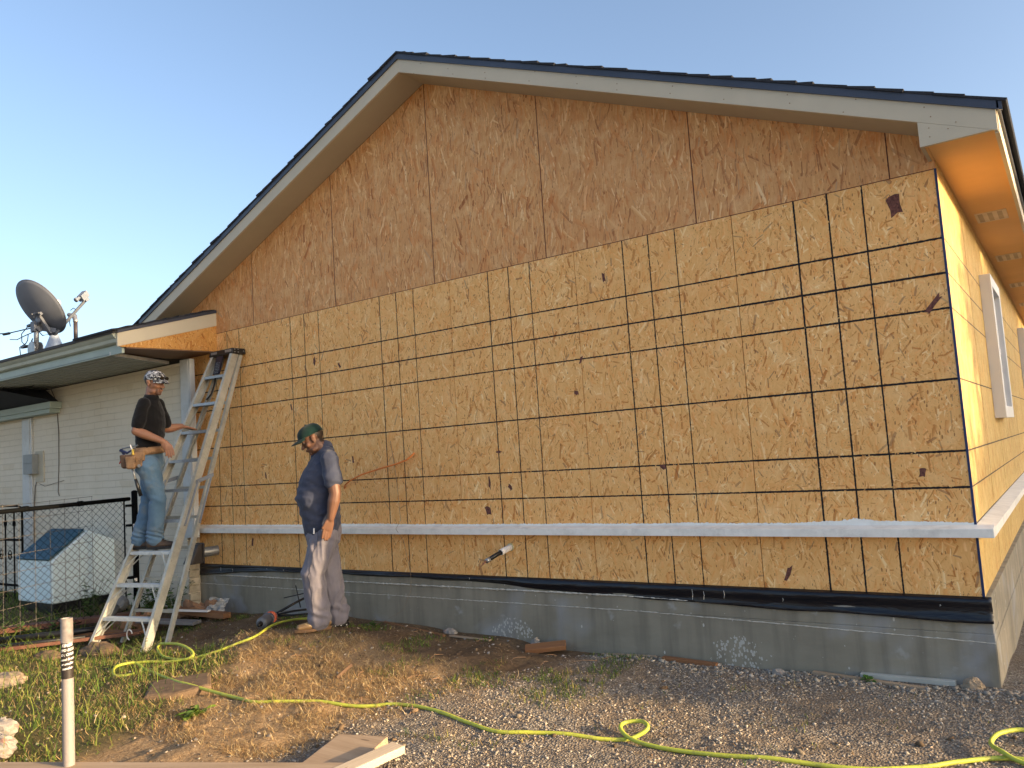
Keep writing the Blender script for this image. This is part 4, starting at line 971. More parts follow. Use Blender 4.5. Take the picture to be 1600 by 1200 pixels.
# spreader bars and rivets on the near side
mb = MB(); k0 = .53; a = BR.lerp(TR, k0)+rung*.012; c = RB[0].lerp(RT[0], k0+.02)+rung*.010
mb.beam(BR.lerp(TR, .385)+rung*.012, a, Vector((.002, 0, 0)), Vector((0, .010, 0))); mb.beam(RB[0].lerp(RT[0], .385)+rung*.012, c, Vector((.002, 0, 0)), Vector((0, .010, 0)))
mb.beam(a-Vector((0, .02, 0)), c+Vector((0, .02, 0)), Vector((.004, 0, 0)), Vector((0, 0, .018))); build('spreader', mb, M_LGREY, lad)
mb = MB(); a = BL.lerp(TL, k0)-rung*.012; c = RB[1].lerp(RT[1], k0+.02)-rung*.01
mb.beam(BL.lerp(TL, .385)-rung*.012, a, Vector((.002, 0, 0)), Vector((0, .010, 0))); mb.beam(a-Vector((0, .02, 0)), c+Vector((0, .02, 0)), Vector((.004, 0, 0)), Vector((0, 0, .018))); build('spreader', mb, M_LGREY, lad)
mb = MB()
for P_ in (BR.lerp(TR, .387), RB[0].lerp(RT[0], .387), BR.lerp(TR, .53)): mb.lathe(P_+rung*.016, [(.010, 0), (.010, .004)], axis=rung, n=10)
build_each('rivet', mb, M_METAL, lad)
# ------------------------------------------------------------------ chain link fence
fc = thing('chain_link_fence', (-7.84, -.47, -.45), 'black chain link fence panel with a round end post left of the ladder', 'fence')
A_ = Vector((-7.86, -.50, 0)); B_ = Vector((-7.38, -2.25, 0)); fd = (B_-A_); FL = fd.length; fd.normalize(); ZT = .742; ZT2 = .735; ZB = -.42
b = MB(); b.tube([(-7.83, -.42, -.6), (-7.83, -.42, .815)], .031, 16); b.ell((-7.83, -.42, .812), (.033, .033, .02)); build('post', b, M_BLACKM, fc, smooth=True)
b = MB(); b.tube([A_+Vector((-.02, .05, ZT)), B_+Vector((0, 0, ZT2))], .021, 12)
for s_ in (.55, 1.15): b.tube([A_+fd*s_+Vector((0, 0, ZT)), A_+fd*(s_+.05)+Vector((0, 0, ZT))], .027, 12)
build('top_rail', b, M_BLACKM, fc, smooth=True)
b = MB(); b.tube([A_+Vector((.0, -.02, ZB)), A_+Vector((0, -.02, ZT))], .009, 6); b.tube([A_+Vector((0, 0, ZB)), B_+Vector((0, 0, ZB))], .005, 6)
for z_ in (.66, .45, -.1): b.box(-7.875, -7.80, -.50, -.44, z_, z_+.025)
build_each('tension_bar', b, M_BLACKM, fc)
b = MB(); b.box(-7.80, -7.794, -.46, -.43, .44, .475); b.box(-7.80, -7.794, -.46, -.43, -.13, -.095); build_each('label_tag', b, M_WHITEV, fc)
b = MB(); dw = .086; dh = .036; ncol = int(FL/(dw/2)); nrow = int((ZT-ZB)/dh); seg = dw/2
nrmf = Vector((fd.y, -fd.x, 0))
for i in range(ncol):
    pts = []
    for j in range(nrow+1):
        ox = (j+i) % 2*seg*.98; pts.append(A_+fd*(i*seg+ox*1.0)+nrmf*(.0018*(1 if (j % 2) else -1))+Vector((0, 0, ZT-.012-j*dh)))
    b.tube(pts, .0029, 4, cap=False)
build('chain_link_mesh', b, M_BLACKM, fc)
b = MB()
for k in range(14): b.tube([A_+fd*(.12*k+.05)+Vector((0, 0, ZT+.024)), A_+fd*(.12*k+.056)+nrmf*.024+Vector((0, 0, ZT)), A_+fd*(.12*k+.06)+Vector((0, 0, ZT-.03))], .0025, 4)
build_each('wire_tie', b, M_METAL, fc)
wp = thing('wire_panel', (-7.9, -.8, -.45), 'thin rusty wire garden panel standing just behind the chain link', 'wire panel')
b = MB(); o_ = Vector((-.14, -.04, 0)); 
for s_ in np.arange(.30, 1.85, .165): b.tube([A_+o_+fd*s_+Vector((0, 0, -.55)), A_+o_+fd*s_+Vector((0, 0, .80-.0*s_))], .0022, 4)
for z_ in (.80, .66, .50, .34, .18, .02, -.14, -.30, -.45): b.tube([A_+o_+fd*.29+Vector((0, 0, z_)), A_+o_+fd*1.8+Vector((0, 0, z_-.03))], .0022, 4)
build('wire_grid', b, simple('rusty_wire', (.17, .15, .13), .6, .3), wp)
# ------------------------------------------------------------------ pale blue box
bx = thing('kennel', (-9.15, -.45, -.47), 'pale blue plastic dog kennel with a dark blue sloping roof behind the fence', 'kennel')
x0, x1, ya, yb, z0 = -9.57, -8.76, -.85, -.06, -.35
b = MB(); b.prism([(x1, ya, z0), (x1, yb, z0), (x1, yb, .145), (x1, -.145, .27), (x1, -.455, .408), (x1, ya, .115)], (x0-x1, 0, 0))
M_KEN = simple('pale_blue_plastic', (.68, .80, .83), .5, var=.05, sc=3, dirt=(.58, .66, .67), dsc=4, dth=(.5, .9), bump=.1, bsc=20)
build('shell', b, M_KEN, bx, recalc=True, bevel=.02)
b = MB(); e = Vector((0, .395, .293)).normalized(); n_ = Vector((0, -.293, .395)).normalized()
p0 = Vector((x1-.03, ya-.015, .118)); p1 = Vector((x1-.03, -.47, .408))
b.prism([p0+n_*.004, p1+n_*.004, p1+n_*.028, p0+n_*.028], (x0-x1+.06, 0, 0)); build('roof', b, simple('dark_blue_plastic', (.028, .095, .15), .45, var=.08), bx, recalc=True, bevel=.006)
b = MB(); b.box(x0+.02, x1-.02, ya+.02, yb-.02, -.52, -.351); build('base', b, M_BLACK, bx)
# iron railing at the far left
ir = thing('iron_railing', (-11.0, -1.0, -.46), 'old black wrought iron railing with scroll work at the left edge', 'railing')
b = MB(); M_IR = M_BLACKM
def ip(y, z): return (-10.25+(y+.96), -.50, z+.03)
b.tube([ip(-2.1, .68), ip(-1.1, .68), ip(-1.0, .66), ip(-.96, .6), ip(-.96, -.5)], .014, 6); b.tube([ip(-2.1, .63), ip(-1.0, .63)], .008, 6)
for z_ in (.26, -.30): b.tube([ip(-2.1, z_), ip(-.96, z_)], .016, 6)
build('frame', b, M_IR, ir)
b = MB()
for y_ in (-1.18, -1.42, -1.66, -1.9): b.tube([ip(y_, .60), ip(y_, -.46)], .010, 6); b.ell(ip(y_, .46), (.022, .022, .04), n=8, m=6)
build_each('baluster', b, M_IR, ir)
b = MB()
for y_ in (-1.3, -1.54, -1.78):
    for s_ in (1, -1): b.tube([ip(y_+s_*.055*math.sin(t)*(1-t/9), .1+.07*math.cos(t)*(1-t/9)-.04) for t in np.linspace(0, 7, 16)], .006, 4)
build_each('scroll', b, M_IR, ir)

# ------------------------------------------------------------------ leafy weeds
LEAF = grassmat('weed_leaf')
def weed(name, x, y, h, nst, spread, leaf, label, cols, group=None):
    z = g1(x, y)-.01; t = thing(name, (x, y, z), label, 'weed', group)
    st = MB(); V = []; Fq = []; cc = []
    for i in range(nst):
        a = random.uniform(0, 6.28); r = spread*random.uniform(.3, 1); hh = h*random.uniform(.55, 1)
        P_ = [Vector((x, y, z))+Vector((math.cos(a)*r*s_**1.3, math.sin(a)*r*s_**1.3, hh*s_-.15*hh*s_*s_))+Vector((random.uniform(-.01, .01), random.uniform(-.01, .01), 0)) for s_ in (0, .3, .6, 1)]
        st.tube(P_, [.0035, .003, .0025, .0012], 5)
        for j in range(9):
            s_ = random.uniform(.25, 1); k = min(2, int(s_*3)); q = P_[k].lerp(P_[k+1], s_*3-k if s_ < 1 else 1)
            d = Vector((random.gauss(0, 1), random.gauss(0, 1), random.uniform(-.3, .6))).normalized(); w_ = d.cross(Vector((random.gauss(0, .3), random.gauss(0, .3), 1))).normalized()
            L = leaf*random.uniform(.6, 1.2); n_ = w_.cross(d); o = len(V)
            V += [q, q+d*L*.35+w_*L*.3+n_*L*.05, q+d*L*.75+w_*L*.22, q+d*L-n_*L*.12, q+d*L*.75-w_*L*.22, q+d*L*.35-w_*L*.3+n_*L*.05]
            Fq.append((o, o+1, o+2, o+3)); Fq.append((o, o+3, o+4, o+5)); c = np.array(random.choice(cols))*random.uniform(.7, 1.3); cc += [c]*6
    build('stem', st, simple('weed_stem', (.08, .11, .03), .7) if 'weed_stem' not in bpy.data.materials else bpy.data.materials['weed_stem'], t)
    me = bpy.data.meshes.new('leaves'); me.from_pydata([tuple(p-t.location) for p in V], [], Fq)
    at = me.color_attributes.new('Col', 'FLOAT_COLOR', 'POINT'); at.data.foreach_set('color', np.concatenate([np.array(cc), np.ones((len(cc), 1))], 1).astype(np.float32).ravel())
    me.materials.append(LEAF); o = bpy.data.objects.new('leaves', me); C.objects.link(o); o.parent = t
WG = [(.045, .09, .025), (.06, .12, .03), (.035, .07, .02), (.08, .14, .04)]
weed('leafy_weed', -7.55, -.42, .48, 16, .30, .055, 'tall dark leafy weed growing behind the lower ladder steps', WG)
weed('leafy_weed', -7.35, -.30, .40, 14, .25, .05, 'dark weed clump against the end of the painted brick wall', WG)
weed('leafy_weed', -7.95, -.85, .55, 12, .22, .05, 'thin climbing weed tangled in the fence beside the kennel', WG)
weed('leafy_weed', -7.85, -1.35, .22, 16, .35, .05, 'low weed clump below the fence near the kennel base', WG)
weed('leafy_weed', -7.75, -1.95, .34, 22, .40, .05, 'bushy weed at the left edge of the picture under the fence', WG)
weed('leafy_weed', -3.94, -2.30, .07, 10, .13, .055, 'flat broad-leaved weed lying on the dirt beside the gravel', [(.13, .20, .03), (.09, .15, .03)])
weed('leafy_weed', -.62, -.10, .05, 5, .05, .035, 'tiny bright green seedling against the foundation', [(.12, .24, .05)])
weed('leafy_weed', -5.95, -1.42, .20, 9, .16, .018, 'wispy dry seed-head weed in front of the ladder foot', [(.22, .20, .07), (.30, .22, .09)])
weed('leafy_weed', -4.55, -.18, .07, 8, .10, .025, 'small weed tuft at the wall behind the man in the green cap', WG)

# ------------------------------------------------------------------ marker stake
sx, sy = -3.63, -3.155
sk = thing('marker_pipe', (sx, sy, -.6), 'pale plastic pipe stake with a black and white printed band in the foreground', 'pipe stake')
mk = NT('stake_pvc'); p_ = mk.world(); X_ = mk.sep(p_)
cl = mk.mix(mk.ramp(X_[2], [(.0, 0.0), (.01, 0.0)]), (.50, .44, .42), (.50, .44, .42))
cl = mk.mix(mk.ramp(mk.noise(p_, 25, 4, .7), [(.55, 0.0), (.8, .6)]), (.27, .24, .23), (.16, .14, .125)); mk = mk.fin(cl, .5, 0, .4)
b = MB(); b.lathe((sx, sy, -.6), [(.0268, 0), (.0268, .90), (.0235, .90), (.0235, .82)], n=28, close=False); pbody = build('pipe', b, mk, sk, smooth=False)
b = MB(); b.lathe((sx, sy, .30-.112), [(.0277, 0), (.0277, .0), (.0277, .111), (.0272, .1125)], n=28, close=False)
build('grey_sleeve', b, simple('weathered_sleeve', (.20, .175, .16), .6, var=.3, sc=40), sk, smooth=True)
zb0 = .30-.151; 
b = MB(); b.lathe((sx, sy, zb0-.175+.04), [(.0272, 0), (.0272, .17)], n=28, close=False); build('printed_band', b, simple('black_print', (.03, .024, .022), .5), sk, smooth=True)
# lettering lines bent round the pipe, facing the camera
tc = bpy.data.curves.new('t', 'FONT'); tc.size = .0165; tc.align_x = 'CENTER'; tc.extrude = .0002; tc.space_character = 1.05
def bent_text(name, s, z, size, shear=.18, off=.0):
    cu = bpy.data.curves.new(name, 'FONT'); cu.body = s; cu.size = size; cu.align_x = 'CENTER'; cu.shear = .2; cu.offset = .0004; cu.extrude = .0003
    o = bpy.data.objects.new(name, cu); C.objects.link(o); dg = bpy.context.evaluated_depsgraph_get(); me = bpy.data.meshes.new_from_object(o.evaluated_get(dg)); bpy.data.objects.remove(o)
    R_ = .0277; a0 = math.atan2(cam.location.y-sy, cam.location.x-sx)+off
    cl_ = cam.matrix_world.translation; a0 = math.atan2(cl_.y-sy, cl_.x-sx)+off
    for v_ in me.vertices:
        th = a0+v_.co.x/R_; rr = R_+v_.co.z; v_.co = Vector((math.cos(th)*rr, math.sin(th)*rr, z+v_.co.y+.10*v_.co.x-sk.location.z))
    me.materials.clear(); me.materials.append(M_WHITEV); oo = bpy.data.objects.new(name, me); C.objects.link(oo); oo.parent = sk
for i, (tx, sz) in enumerate((('FIMBS', .021), ('CPD BOD', .017), ('O : ORBI', .017), ('mand Brush', .015), ('or smaller', .015), ('mandon', .015))):
    bent_text('lettering', tx, zb0+.018-i*.0215, sz)

# ------------------------------------------------------------------ hose
def smooth_path(P_, n=6):
    P_ = [Vector(p) for p in P_]; out = []
    for i in range(len(P_)-1):
        p0 = P_[max(i-1, 0)]; p1 = P_[i]; p2 = P_[i+1]; p3 = P_[min(i+2, len(P_)-1)]
        for k in range(n):
            t = k/n; out.append(.5*((2*p1)+(-p0+p2)*t+(2*p0-5*p1+4*p2-p3)*t*t+(-p0+3*p1-3*p2+p3)*t**3))
    return out+[P_[-1]]
hp = [(-5.279, -1.895, 0), (-5.40, -1.97, 0), (-5.60, -1.86, .03), (-5.58, -1.72, .03), (-5.371, -1.754, 0), (-5.115, -1.83, 0), (-4.93, -1.90, .01), (-4.60, -1.98, .03), (-4.416, -1.988, .03), (-3.9, -2.0, .0), (-3.724, -2.007, .0), (-3.425, -1.866, .0),
      (-3.095, -1.763, 0), (-2.883, -1.663, 0), (-2.607, -1.643, 0), (-2.342, -1.687, 0), (-2.104, -1.718, 0), (-1.891, -1.639, 0), (-1.658, -1.572, 0), (-1.494, -1.510, 0), (-1.425, -1.445, .02), (-1.404, -1.40, .045), (-1.465, -1.36, .05), (-1.535, -1.40, .045),
      (-1.52, -1.47, .03), (-1.418, -1.520, .012), (-1.235, -1.525, 0), (-.958, -1.50, 0), (-.647, -1.44, 0), (-.40, -1.39, 0), (-.19, -1.26, 0), (-.056, -1.13, 0), (.08, -1.02, 0), (.22, -.99, .005), (.35, -.90, .01), (.33, -.78, .015), (.174, -.72, .035), (.08, -.80, .035), (.05, -.91, .022), (.10, -1.0, .024), (.2, -1.05, .0), (.5, -1.12, 0), (1.2, -1.2, 0)]
HR = .0105
def hose(P_, name, mat, label):
    P_ = smooth_path(P_, 7); Q = P_ if P_[0].z < -.1 else [Vector((p.x, p.y, max(g1(p.x, p.y), gbase(p.x, p.y)-.004)+HR*.75+p.z)) for p in P_]
    for _ in range(4): Q = [Q[0]]+[Vector((Q[i].x, Q[i].y, (Q[i-1].z+Q[i].z*2+Q[i+1].z)/4)) for i in range(1, len(Q)-1)]+[Q[-1]]
    b = MB(); b.tube(Q, HR, 10); return single(name, b, mat, label, 'hose', smooth=True)
M_HOSE = NT('yellow_green_hose'); p_ = M_HOSE.world()
c_ = M_HOSE.mix(M_HOSE.ramp(M_HOSE.noise(p_, 4, 3, .6), [(.35, 0.0), (.65, 1.0)]), (.36, .42, .06), (.56, .57, .07)); c_ = M_HOSE.mix(M_HOSE.ramp(M_HOSE.noise(p_, 30, 4, .7), [(.50, 0.0), (.66, .6)]), c_, (.20, .19, .07))
M_HOSE = M_HOSE.fin(c_, .5, 0, .35)
hose(hp, 'air_hose', M_HOSE, 'long yellow-green air hose snaking across the gravel with a small loop')
hp2 = [(-4.9, -.22, -.0), (-5.1, -.33, .015), (-5.20, -.50, .03), (-5.16, -.75, .02), (-4.99, -1.05, 0), (-4.95, -1.2, 0), (-5.10, -1.30, 0), (-5.25, -1.45, .0), (-5.42, -1.56, 0.0), (-5.65, -1.53, .0), (-5.88, -1.42, .02), (-5.90, -1.28, .06), (-5.70, -1.25, .10), (-5.45, -1.27, .11), (-5.25, -1.37, .07), (-5.27, -1.48, .03), (-5.40, -1.60, .012), (-5.6, -1.62, 0), (-5.75, -1.75, -.01), (-5.85, -1.90, -.015)]
hp2 = [(x, y, z+.02) for x, y, z in ((-4.9, -.22, -.40), (-5.1, -.33, -.385), (-5.20, -.50, -.37), (-5.16, -.75, -.36), (-4.99, -1.05, -.372), (-5.03, -1.19, -.40), (-5.12, -1.30, -.44), (-5.25, -1.42, -.475), (-5.39, -1.468, -.49), (-5.60, -1.47, -.485), (-5.80, -1.40, -.465), (-5.82, -1.37, -.43), (-5.70, -1.40, -.41), (-5.50, -1.42, -.39), (-5.32, -1.44, -.40), (-5.21, -1.46, -.435), (-5.24, -1.50, -.465), (-5.42, -1.56, -.49), (-5.6, -1.62, -.49), (-5.75, -1.75, -.50), (-5.85, -1.90, -.52))]
hose(hp2, 'garden_hose', M_HOSE, 'yellow hose coiled in one raised ring in the grass by the ladder')

# ------------------------------------------------------------------ power tool by the wall
def gp(x, y, dz=0): return Vector((x, y, g1(x, y)+dz))
tl = thing('power_tool', gp(-5.30, -.62), 'grey power tool with a round orange cap and long black handles lying by the wall', 'power tool')
t0 = gp(-5.23, -.82, .05); t1 = gp(-5.33, -.60, .085); td = (t1-t0).normalized()
b = MB(); b.lathe(t0, [(.03, 0), (.047, .01), (.050, .05), (.050, .12), (.056, .125), (.056, .17), (.050, .18)], axis=td, n=20); build('motor_body', b, simple('tool_grey', (.12, .125, .14), .45), tl, smooth=False, bevel=.002)
od = Vector((.78, -.55, .15)).normalized()
b = MB(); cc_ = t0+td*.175; b.lathe(cc_+od*.0, [(.052, -.02), (.052, .050), (.046, .056), (.010, .058), (.010, .054)], axis=od, n=24); build('orange_cap', b, simple('orange_plastic', (.60, .10, .03), .45), tl, bevel=.002)
b = MB(); b.lathe(cc_, [(.056, -.03), (.056, .02)], axis=od, n=24); build('cap_collar', b, M_LGREY, tl)
b = MB(); b.loft([t0-td*.03, t0+td*.01], [.016, .026], n=10); b.tube([t0+td*.17, t0+td*.23, t0+td*.26], [.024, .030, .022], 12); build('neck', b, M_BLACK, tl, smooth=True)
b = MB(); e0 = t0+td*.24; b.tube([e0, gp(-5.32, -.38, .15), gp(-5.25, -.12, .24)], [.013, .011, .011], 8)
b.tube([e0, gp(-5.28, -.42, .09), gp(-5.02, -.20, .13)], .009, 8); b.tube([e0-Vector((0, 0, .01)), gp(-5.25, -.45, .06), gp(-5.0, -.24, .09)], .008, 8)
b.tube([gp(-5.40, -.30, .30), gp(-5.37, -.28, .10)], .005, 6); b.tube([gp(-5.52, -.34, .20), gp(-5.30, -.22, .24)], .005, 6)
build_each('handle', b, M_BLACK, tl, smooth=True)
b = MB(); b.tube([e0+Vector((0, 0, .006)), gp(-5.27, -.42, .105), gp(-5.02, -.21, .142)], .003, 6); build('steel_rod', b, M_METAL, tl)
b = MB(); q = gp(-5.62, -.42, .03); b.lathe(q, [(.062, 0), (.066, .012), (.060, .014), (.055, .006), (.0, .006)], axis=(.35, -.6, .8), n=24, close=False)
single('plastic_lid', b, M_WHITEV, 'round white plastic lid lying behind the power tool', 'lid')
b = MB(); q = gp(-5.33, -.16, -.02); b.hexa([q, q+Vector((.05, 0, 0)), q+Vector((.05, .03, 0)), q+Vector((0, .03, 0)), q+Vector((.0, .0, .09)), q+Vector((.035, .0, .12)), q+Vector((.035, .03, .11)), q+Vector((0, .03, .10))])
single('plaster_chunk', b, M_WHITEV, 'small white chunk leaning against the foundation behind the tool', 'debris', bevel=.006)

# ------------------------------------------------------------------ boards and debris
M_PINE = wood('weathered_pine', (.36, .25, .155), (.50, .37, .25)); M_PINE2 = wood('fresh_pine', (.50, .40, .28), (.66, .54, .40))
M_RED = wood('reddish_wood', (.20, .09, .04), (.34, .17, .08)); M_GRWD = wood('grey_wood', (.16, .155, .155), (.27, .265, .27))
M_RUST = simple('rusty_steel', (.13, .055, .035), .7, var=.3, sc=7, dirt=(.20, .10, .06), dsc=8)
def board(name, P0, P1, w_, h_, mat, label, cat='board', tilt=0.0, group=None, bevel=.003, k=.0):
    P0, P1 = Vector(P0), Vector(P1); d = P1-P0; L = d.length; mb = MB(); mb.box(-L/2, L/2, -w_/2, w_/2, 0, h_)
    o = bpy.data.objects.new(name, bpy.data.meshes.new(name)); o.data.from_pydata(mb.v, [], mb.f); o.data.materials.append(mat); C.objects.link(o)
    x = d.normalized(); y = Vector((0, 0, 1)).cross(x).normalized(); z = x.cross(y); R_ = Matrix((x, y, z)).transposed() @ Matrix.Rotation(tilt, 3, 'X')
    o.matrix_world = Matrix.Translation((P0+P1)/2) @ R_.to_4x4(); bv = o.modifiers.new('b', 'BEVEL'); bv.width = bevel; bv.segments = 2
    return tag(o, label, cat, group)
def slab(name, P_, h_, mat, label, cat='board', **kw):
    mb = MB(); mb.prism([Vector(p) for p in P_], (0, 0, h_)); return single(name, mb, mat, label, cat, recalc=True, bevel=.003, **kw)
slab('plank', [(-2.785, -2.196, -.47), (-2.516, -2.114, -.47), (-2.28, -2.72, -.47), (-2.56, -2.80, -.47)], .038, M_PINE, 'wide weathered plank lying flat on the gravel, under the paler one')
board('plank', (-2.312, -2.25, -.430), (-2.335, -2.78, -.430), .089, .038, M_PINE2, 'narrow pale board lying beside the wide plank, its cut end lit', tilt=-.05)
board('plank', (-4.57, -3.615, -.44), (-2.31, -2.585, -.43), .14, .038, M_PINE, 'long flat board along the bottom edge of the picture')
slab('slate_slab', [(-3.82, -2.26, -.475), (-3.70, -2.03, -.462), (-3.60, -1.945, -.46), (-3.53, -2.02, -.462), (-3.58, -2.26, -.475)], .014, M_GRWD, 'thin grey board fragment under the hose', 'board')
board('wood_scrap', gp(-2.96, -.22, .0), gp(-2.70, -.07, .04), .085, .035, M_RED, 'reddish wood offcut propped near the middle of the foundation', 'offcut', tilt=.3)
board('wood_scrap', gp(-1.92, -.10, .0), gp(-1.55, -.08, .0), .05, .022, M_RED, 'short brown wood strip against the foundation below the pebbled patch', 'offcut')
board('wood_scrap', gp(-.95, -.055, .0), gp(-.32, -.15, -.01), .035, .02, M_PINE, 'thin tan lath lying against the foundation near the corner', 'offcut')
board('wood_scrap', gp(-.68, -.035, .0), gp(-.18, -.045, .0), .04, .028, simple('grey_cement_strip', (.42, .42, .38), .8), 'pale grey strip behind the tan lath near the corner', 'offcut')
board('wood_scrap', gp(-4.55, -.06, .0), gp(-3.75, -.20, .0), .03, .012, M_RED, 'long thin brown stick along the wall right of the man in the cap', 'stick')
board('wood_scrap', gp(-2.42, -.05, .0), gp(-2.0, -.045, .0), .02, .012, M_PINE, 'slim lath strip at the wall right of the reddish offcut', 'offcut')
board('wood_scrap', gp(-3.72, -.17, .0), gp(-3.3, -.19, .0), .03, .012, M_PINE, 'pale splintered stick on the dirt left of the pebbled patch', 'stick')
board('wood_scrap', gp(-3.56, -1.36, .06), gp(-3.59, -1.47, .0), .018, .022, wood('dark_brown_wood', (.10, .055, .03), (.17, .10, .055)), 'short brown stub of wood sticking up in the dead grass', 'offcut', tilt=.4)
board('wood_scrap', gp(-3.98, -3.08, .0), gp(-3.88, -3.22, .0), .02, .012, M_GRWD, 'small grey stick in the grass beside the marker pipe', 'stick')
def rock(x, y, r, mat, label, sc=(1, .8, .6), name='rock', cat='rock', seed=0, lift=.1):
    mb = MB(); mb.ell(gp(x, y, r*lift), (r*sc[0], r*sc[1], r*sc[2]), n=18, m=12)
    o0 = gp(x, y, r*lift); mb.v = [tuple(o0+(Vector(p)-o0)*(1+.30*mnoise.noise((Vector(p)-o0)*(2.2/r)+Vector((seed, 0, 0)))+.12*mnoise.noise((Vector(p)-o0)*(6/r)+Vector((0, seed, 0))))) for p in mb.v]
    return single(name, mb, mat, label, cat)
M_ROCK = simple('tan_rock', (.30, .23, .16), .9, var=.3, sc=25, bump=.6, bsc=60); M_DIRTC = simple('dirt_clod', (.135, .09, .055), .95, var=.3, sc=20, bump=.8, bsc=50)
M_CCH = simple('broken_concrete', (.30, .265, .23), .9, var=.25, sc=20, bump=.6, bsc=50, dirt=(.30, .14, .10), dsc=9, dth=(.58, .7))
rock(-.10, -.06, .055, M_ROCK, 'tan stone against the foundation near its right corner', (1, .6, .9), seed=3)
rock(-2.97, -.07, .05, M_CCH, 'broken grey stone behind the reddish offcut', (.9, .6, 1.2), seed=5)
rock(-1.15, -.09, .04, M_CCH, 'small grey stone at the foundation right of the pebbled patch', seed=7)
rock(-3.80, -.07, .055, M_CCH, 'squarish tan brick piece at the wall right of the man in the cap', (1.3, .6, .6), seed=8)
rock(-6.15, -2.38, .13, M_ROCK, 'half-buried pale stone in the grass at the left edge', (1.3, .9, .5), seed=11)
rock(-6.9, -1.75, .11, M_DIRTC, 'small brown clod in the grass behind the marker pipe', seed=12, sc=(1.3, .9, .5))
rock(-6.62, -1.45, .17, M_DIRTC, 'rounded dirt clod in front of the left ladder foot', (1.3, .8, .42), seed=13)
rock(-4.42, -3.15, .075, M_CCH, 'white broken concrete chunk at the lower left corner', (1.5, 1, .9), seed=14, lift=.7)
rock(-4.62, -3.05, .07, M_CCH, 'upper concrete lump resting behind the chunk in the lower left corner', (1.5, 1, .8), seed=16, lift=1.2)
b = MB(); o_ = [(-4.86, -1.96), (-4.62, -1.70), (-4.28, -1.92), (-4.30, -2.20), (-4.48, -2.32)]
mb = MB(); mb.prism([Vector((x_, y_, -.56)) for x_, y_ in [(-4.80, -2.05), (-4.60, -1.72), (-4.30, -1.92), (-4.33, -2.16), (-4.50, -2.28)]], (0, 0, .145))
single('dirt_block', mb, M_DIRTC, 'flat-topped brown block of hard dirt beside the hose', 'dirt block', recalc=True, bevel=.025)
# steel, pipes and rubbish by the fence
board('steel_channel', (-8.55, -2.05, -.45), (-7.45, -.60, -.44), .16, .05, M_RUST, 'long rusty brown steel channel lying below the fence', 'steel channel')
b = MB(); b.tube([(-7.75, -1.98, -.42), (-7.25, -1.35, -.42), (-7.12, -1.15, -.42)], .028, 10); single('black_pipe', b, M_BLACK, 'thick black pipe lying in front of the rusty channel', 'pipe', smooth=True)
b = MB(); b.tube([(-7.55, -2.05, -.44), (-7.0, -1.38, -.44)], .018, 8); single('black_pipe', b, M_BLACK, 'thinner black pipe nearest the grass below the fence', 'pipe', smooth=True)
board('steel_channel', (-7.6, -2.2, -.475), (-6.75, -1.0, -.475), .08, .03, M_RUST, 'narrow rusty bar nearest the grass below the fence', 'steel bar')
fn = thing('downspout_elbow', (-7.45, -1.0, -.42), 'grey plastic drain fitting with a wide round mouth on the rubbish heap', 'drain fitting')
b = MB(); q0 = Vector((-7.25, -1.12, -.43)); q1 = Vector((-7.42, -.86, -.30)); b.tube([q0, q1], .035, 12); build('pipe', b, simple('drain_grey', (.15, .165, .18), .5), fn, smooth=True)
b = MB(); dd_ = (q1-q0).normalized(); b.lathe(q1, [(.04, -.01), (.075, .05), (.085, .09), (.078, .09), (.03, .0)], axis=dd_, n=20, close=False); b.lathe(q1+dd_*.05, [(.055, -.07), (.055, .05)], axis=(.7, -.6, .4), n=18); build('mouth', b, bpy.data.materials['drain_grey'], fn, bevel=.002)
board('wood_scrap', (-7.35, -1.35, -.46), (-6.75, -.85, -.49), .10, .025, M_RED, 'dark brown board on the heap between fitting and ladder', 'board')
board('wood_scrap', (-7.2, -.75, -.45), (-6.55, -.55, -.47), .12, .03, M_GRWD, 'flat grey board seen between the ladder rails', 'board')
board('wood_scrap', (-7.1, -.42, -.42), (-6.35, -.36, -.44), .09, .05, M_RED, 'brown timber lying below the bottom ladder step', 'timber')
board('white_strip', (-7.05, -.56, -.37), (-6.55, -.42, -.38), .05, .015, M_WHITEV, 'short white plastic strip lying right behind the ladder', 'strip')
def crumple(name, x, y, s, mat, label, seed, cat, zt_=.0, tilt=(0, 0, 0)):
    n_ = 12; mb = MB(); vs = []
    E = Matrix.Rotation(tilt[0], 3, 'X') @ Matrix.Rotation(tilt[1], 3, 'Y') @ Matrix.Rotation(tilt[2], 3, 'Z')
    for i in range(n_):
        for j in range(n_):
            u_, v_ = i/(n_-1)-.5, j/(n_-1)-.5; p = Vector((u_*s[0], v_*s[1], s[2]*mnoise.noise(Vector((u_*4, v_*4, seed)))+s[2]*.5*mnoise.noise(Vector((u_*9, v_*9, seed)))))
            p.x += .04*s[0]*mnoise.noise(Vector((u_*7, v_*7, seed+3))); vs.append(gp(x, y, zt_)+E @ p)
    fs = [(i*n_+j, (i+1)*n_+j, (i+1)*n_+j+1, i*n_+j+1) for i in range(n_-1) for j in range(n_-1)]; mb.add(vs, fs)
    o = single(name, mb, mat, label, cat); m_ = o.modifiers.new('s', 'SOLIDIFY'); m_.thickness = .006; return o
M_CARD = simple('torn_cardboard', (.27, .15, .085), .85, var=.2, sc=10)
crumple('cardboard_scrap', -6.95, -.30, (.42, .22, .10), M_CARD, 'torn brown cardboard heaped against the end of the foundation', 1, 'scrap', .08, (.5, .2, .3))
crumple('cardboard_scrap', -6.75, -.20, (.25, .16, .05), simple('pale_card', (.40, .38, .35), .8), 'pale grey card piece leaning on the cardboard heap', 4, 'scrap', .10, (.9, .15, .1))
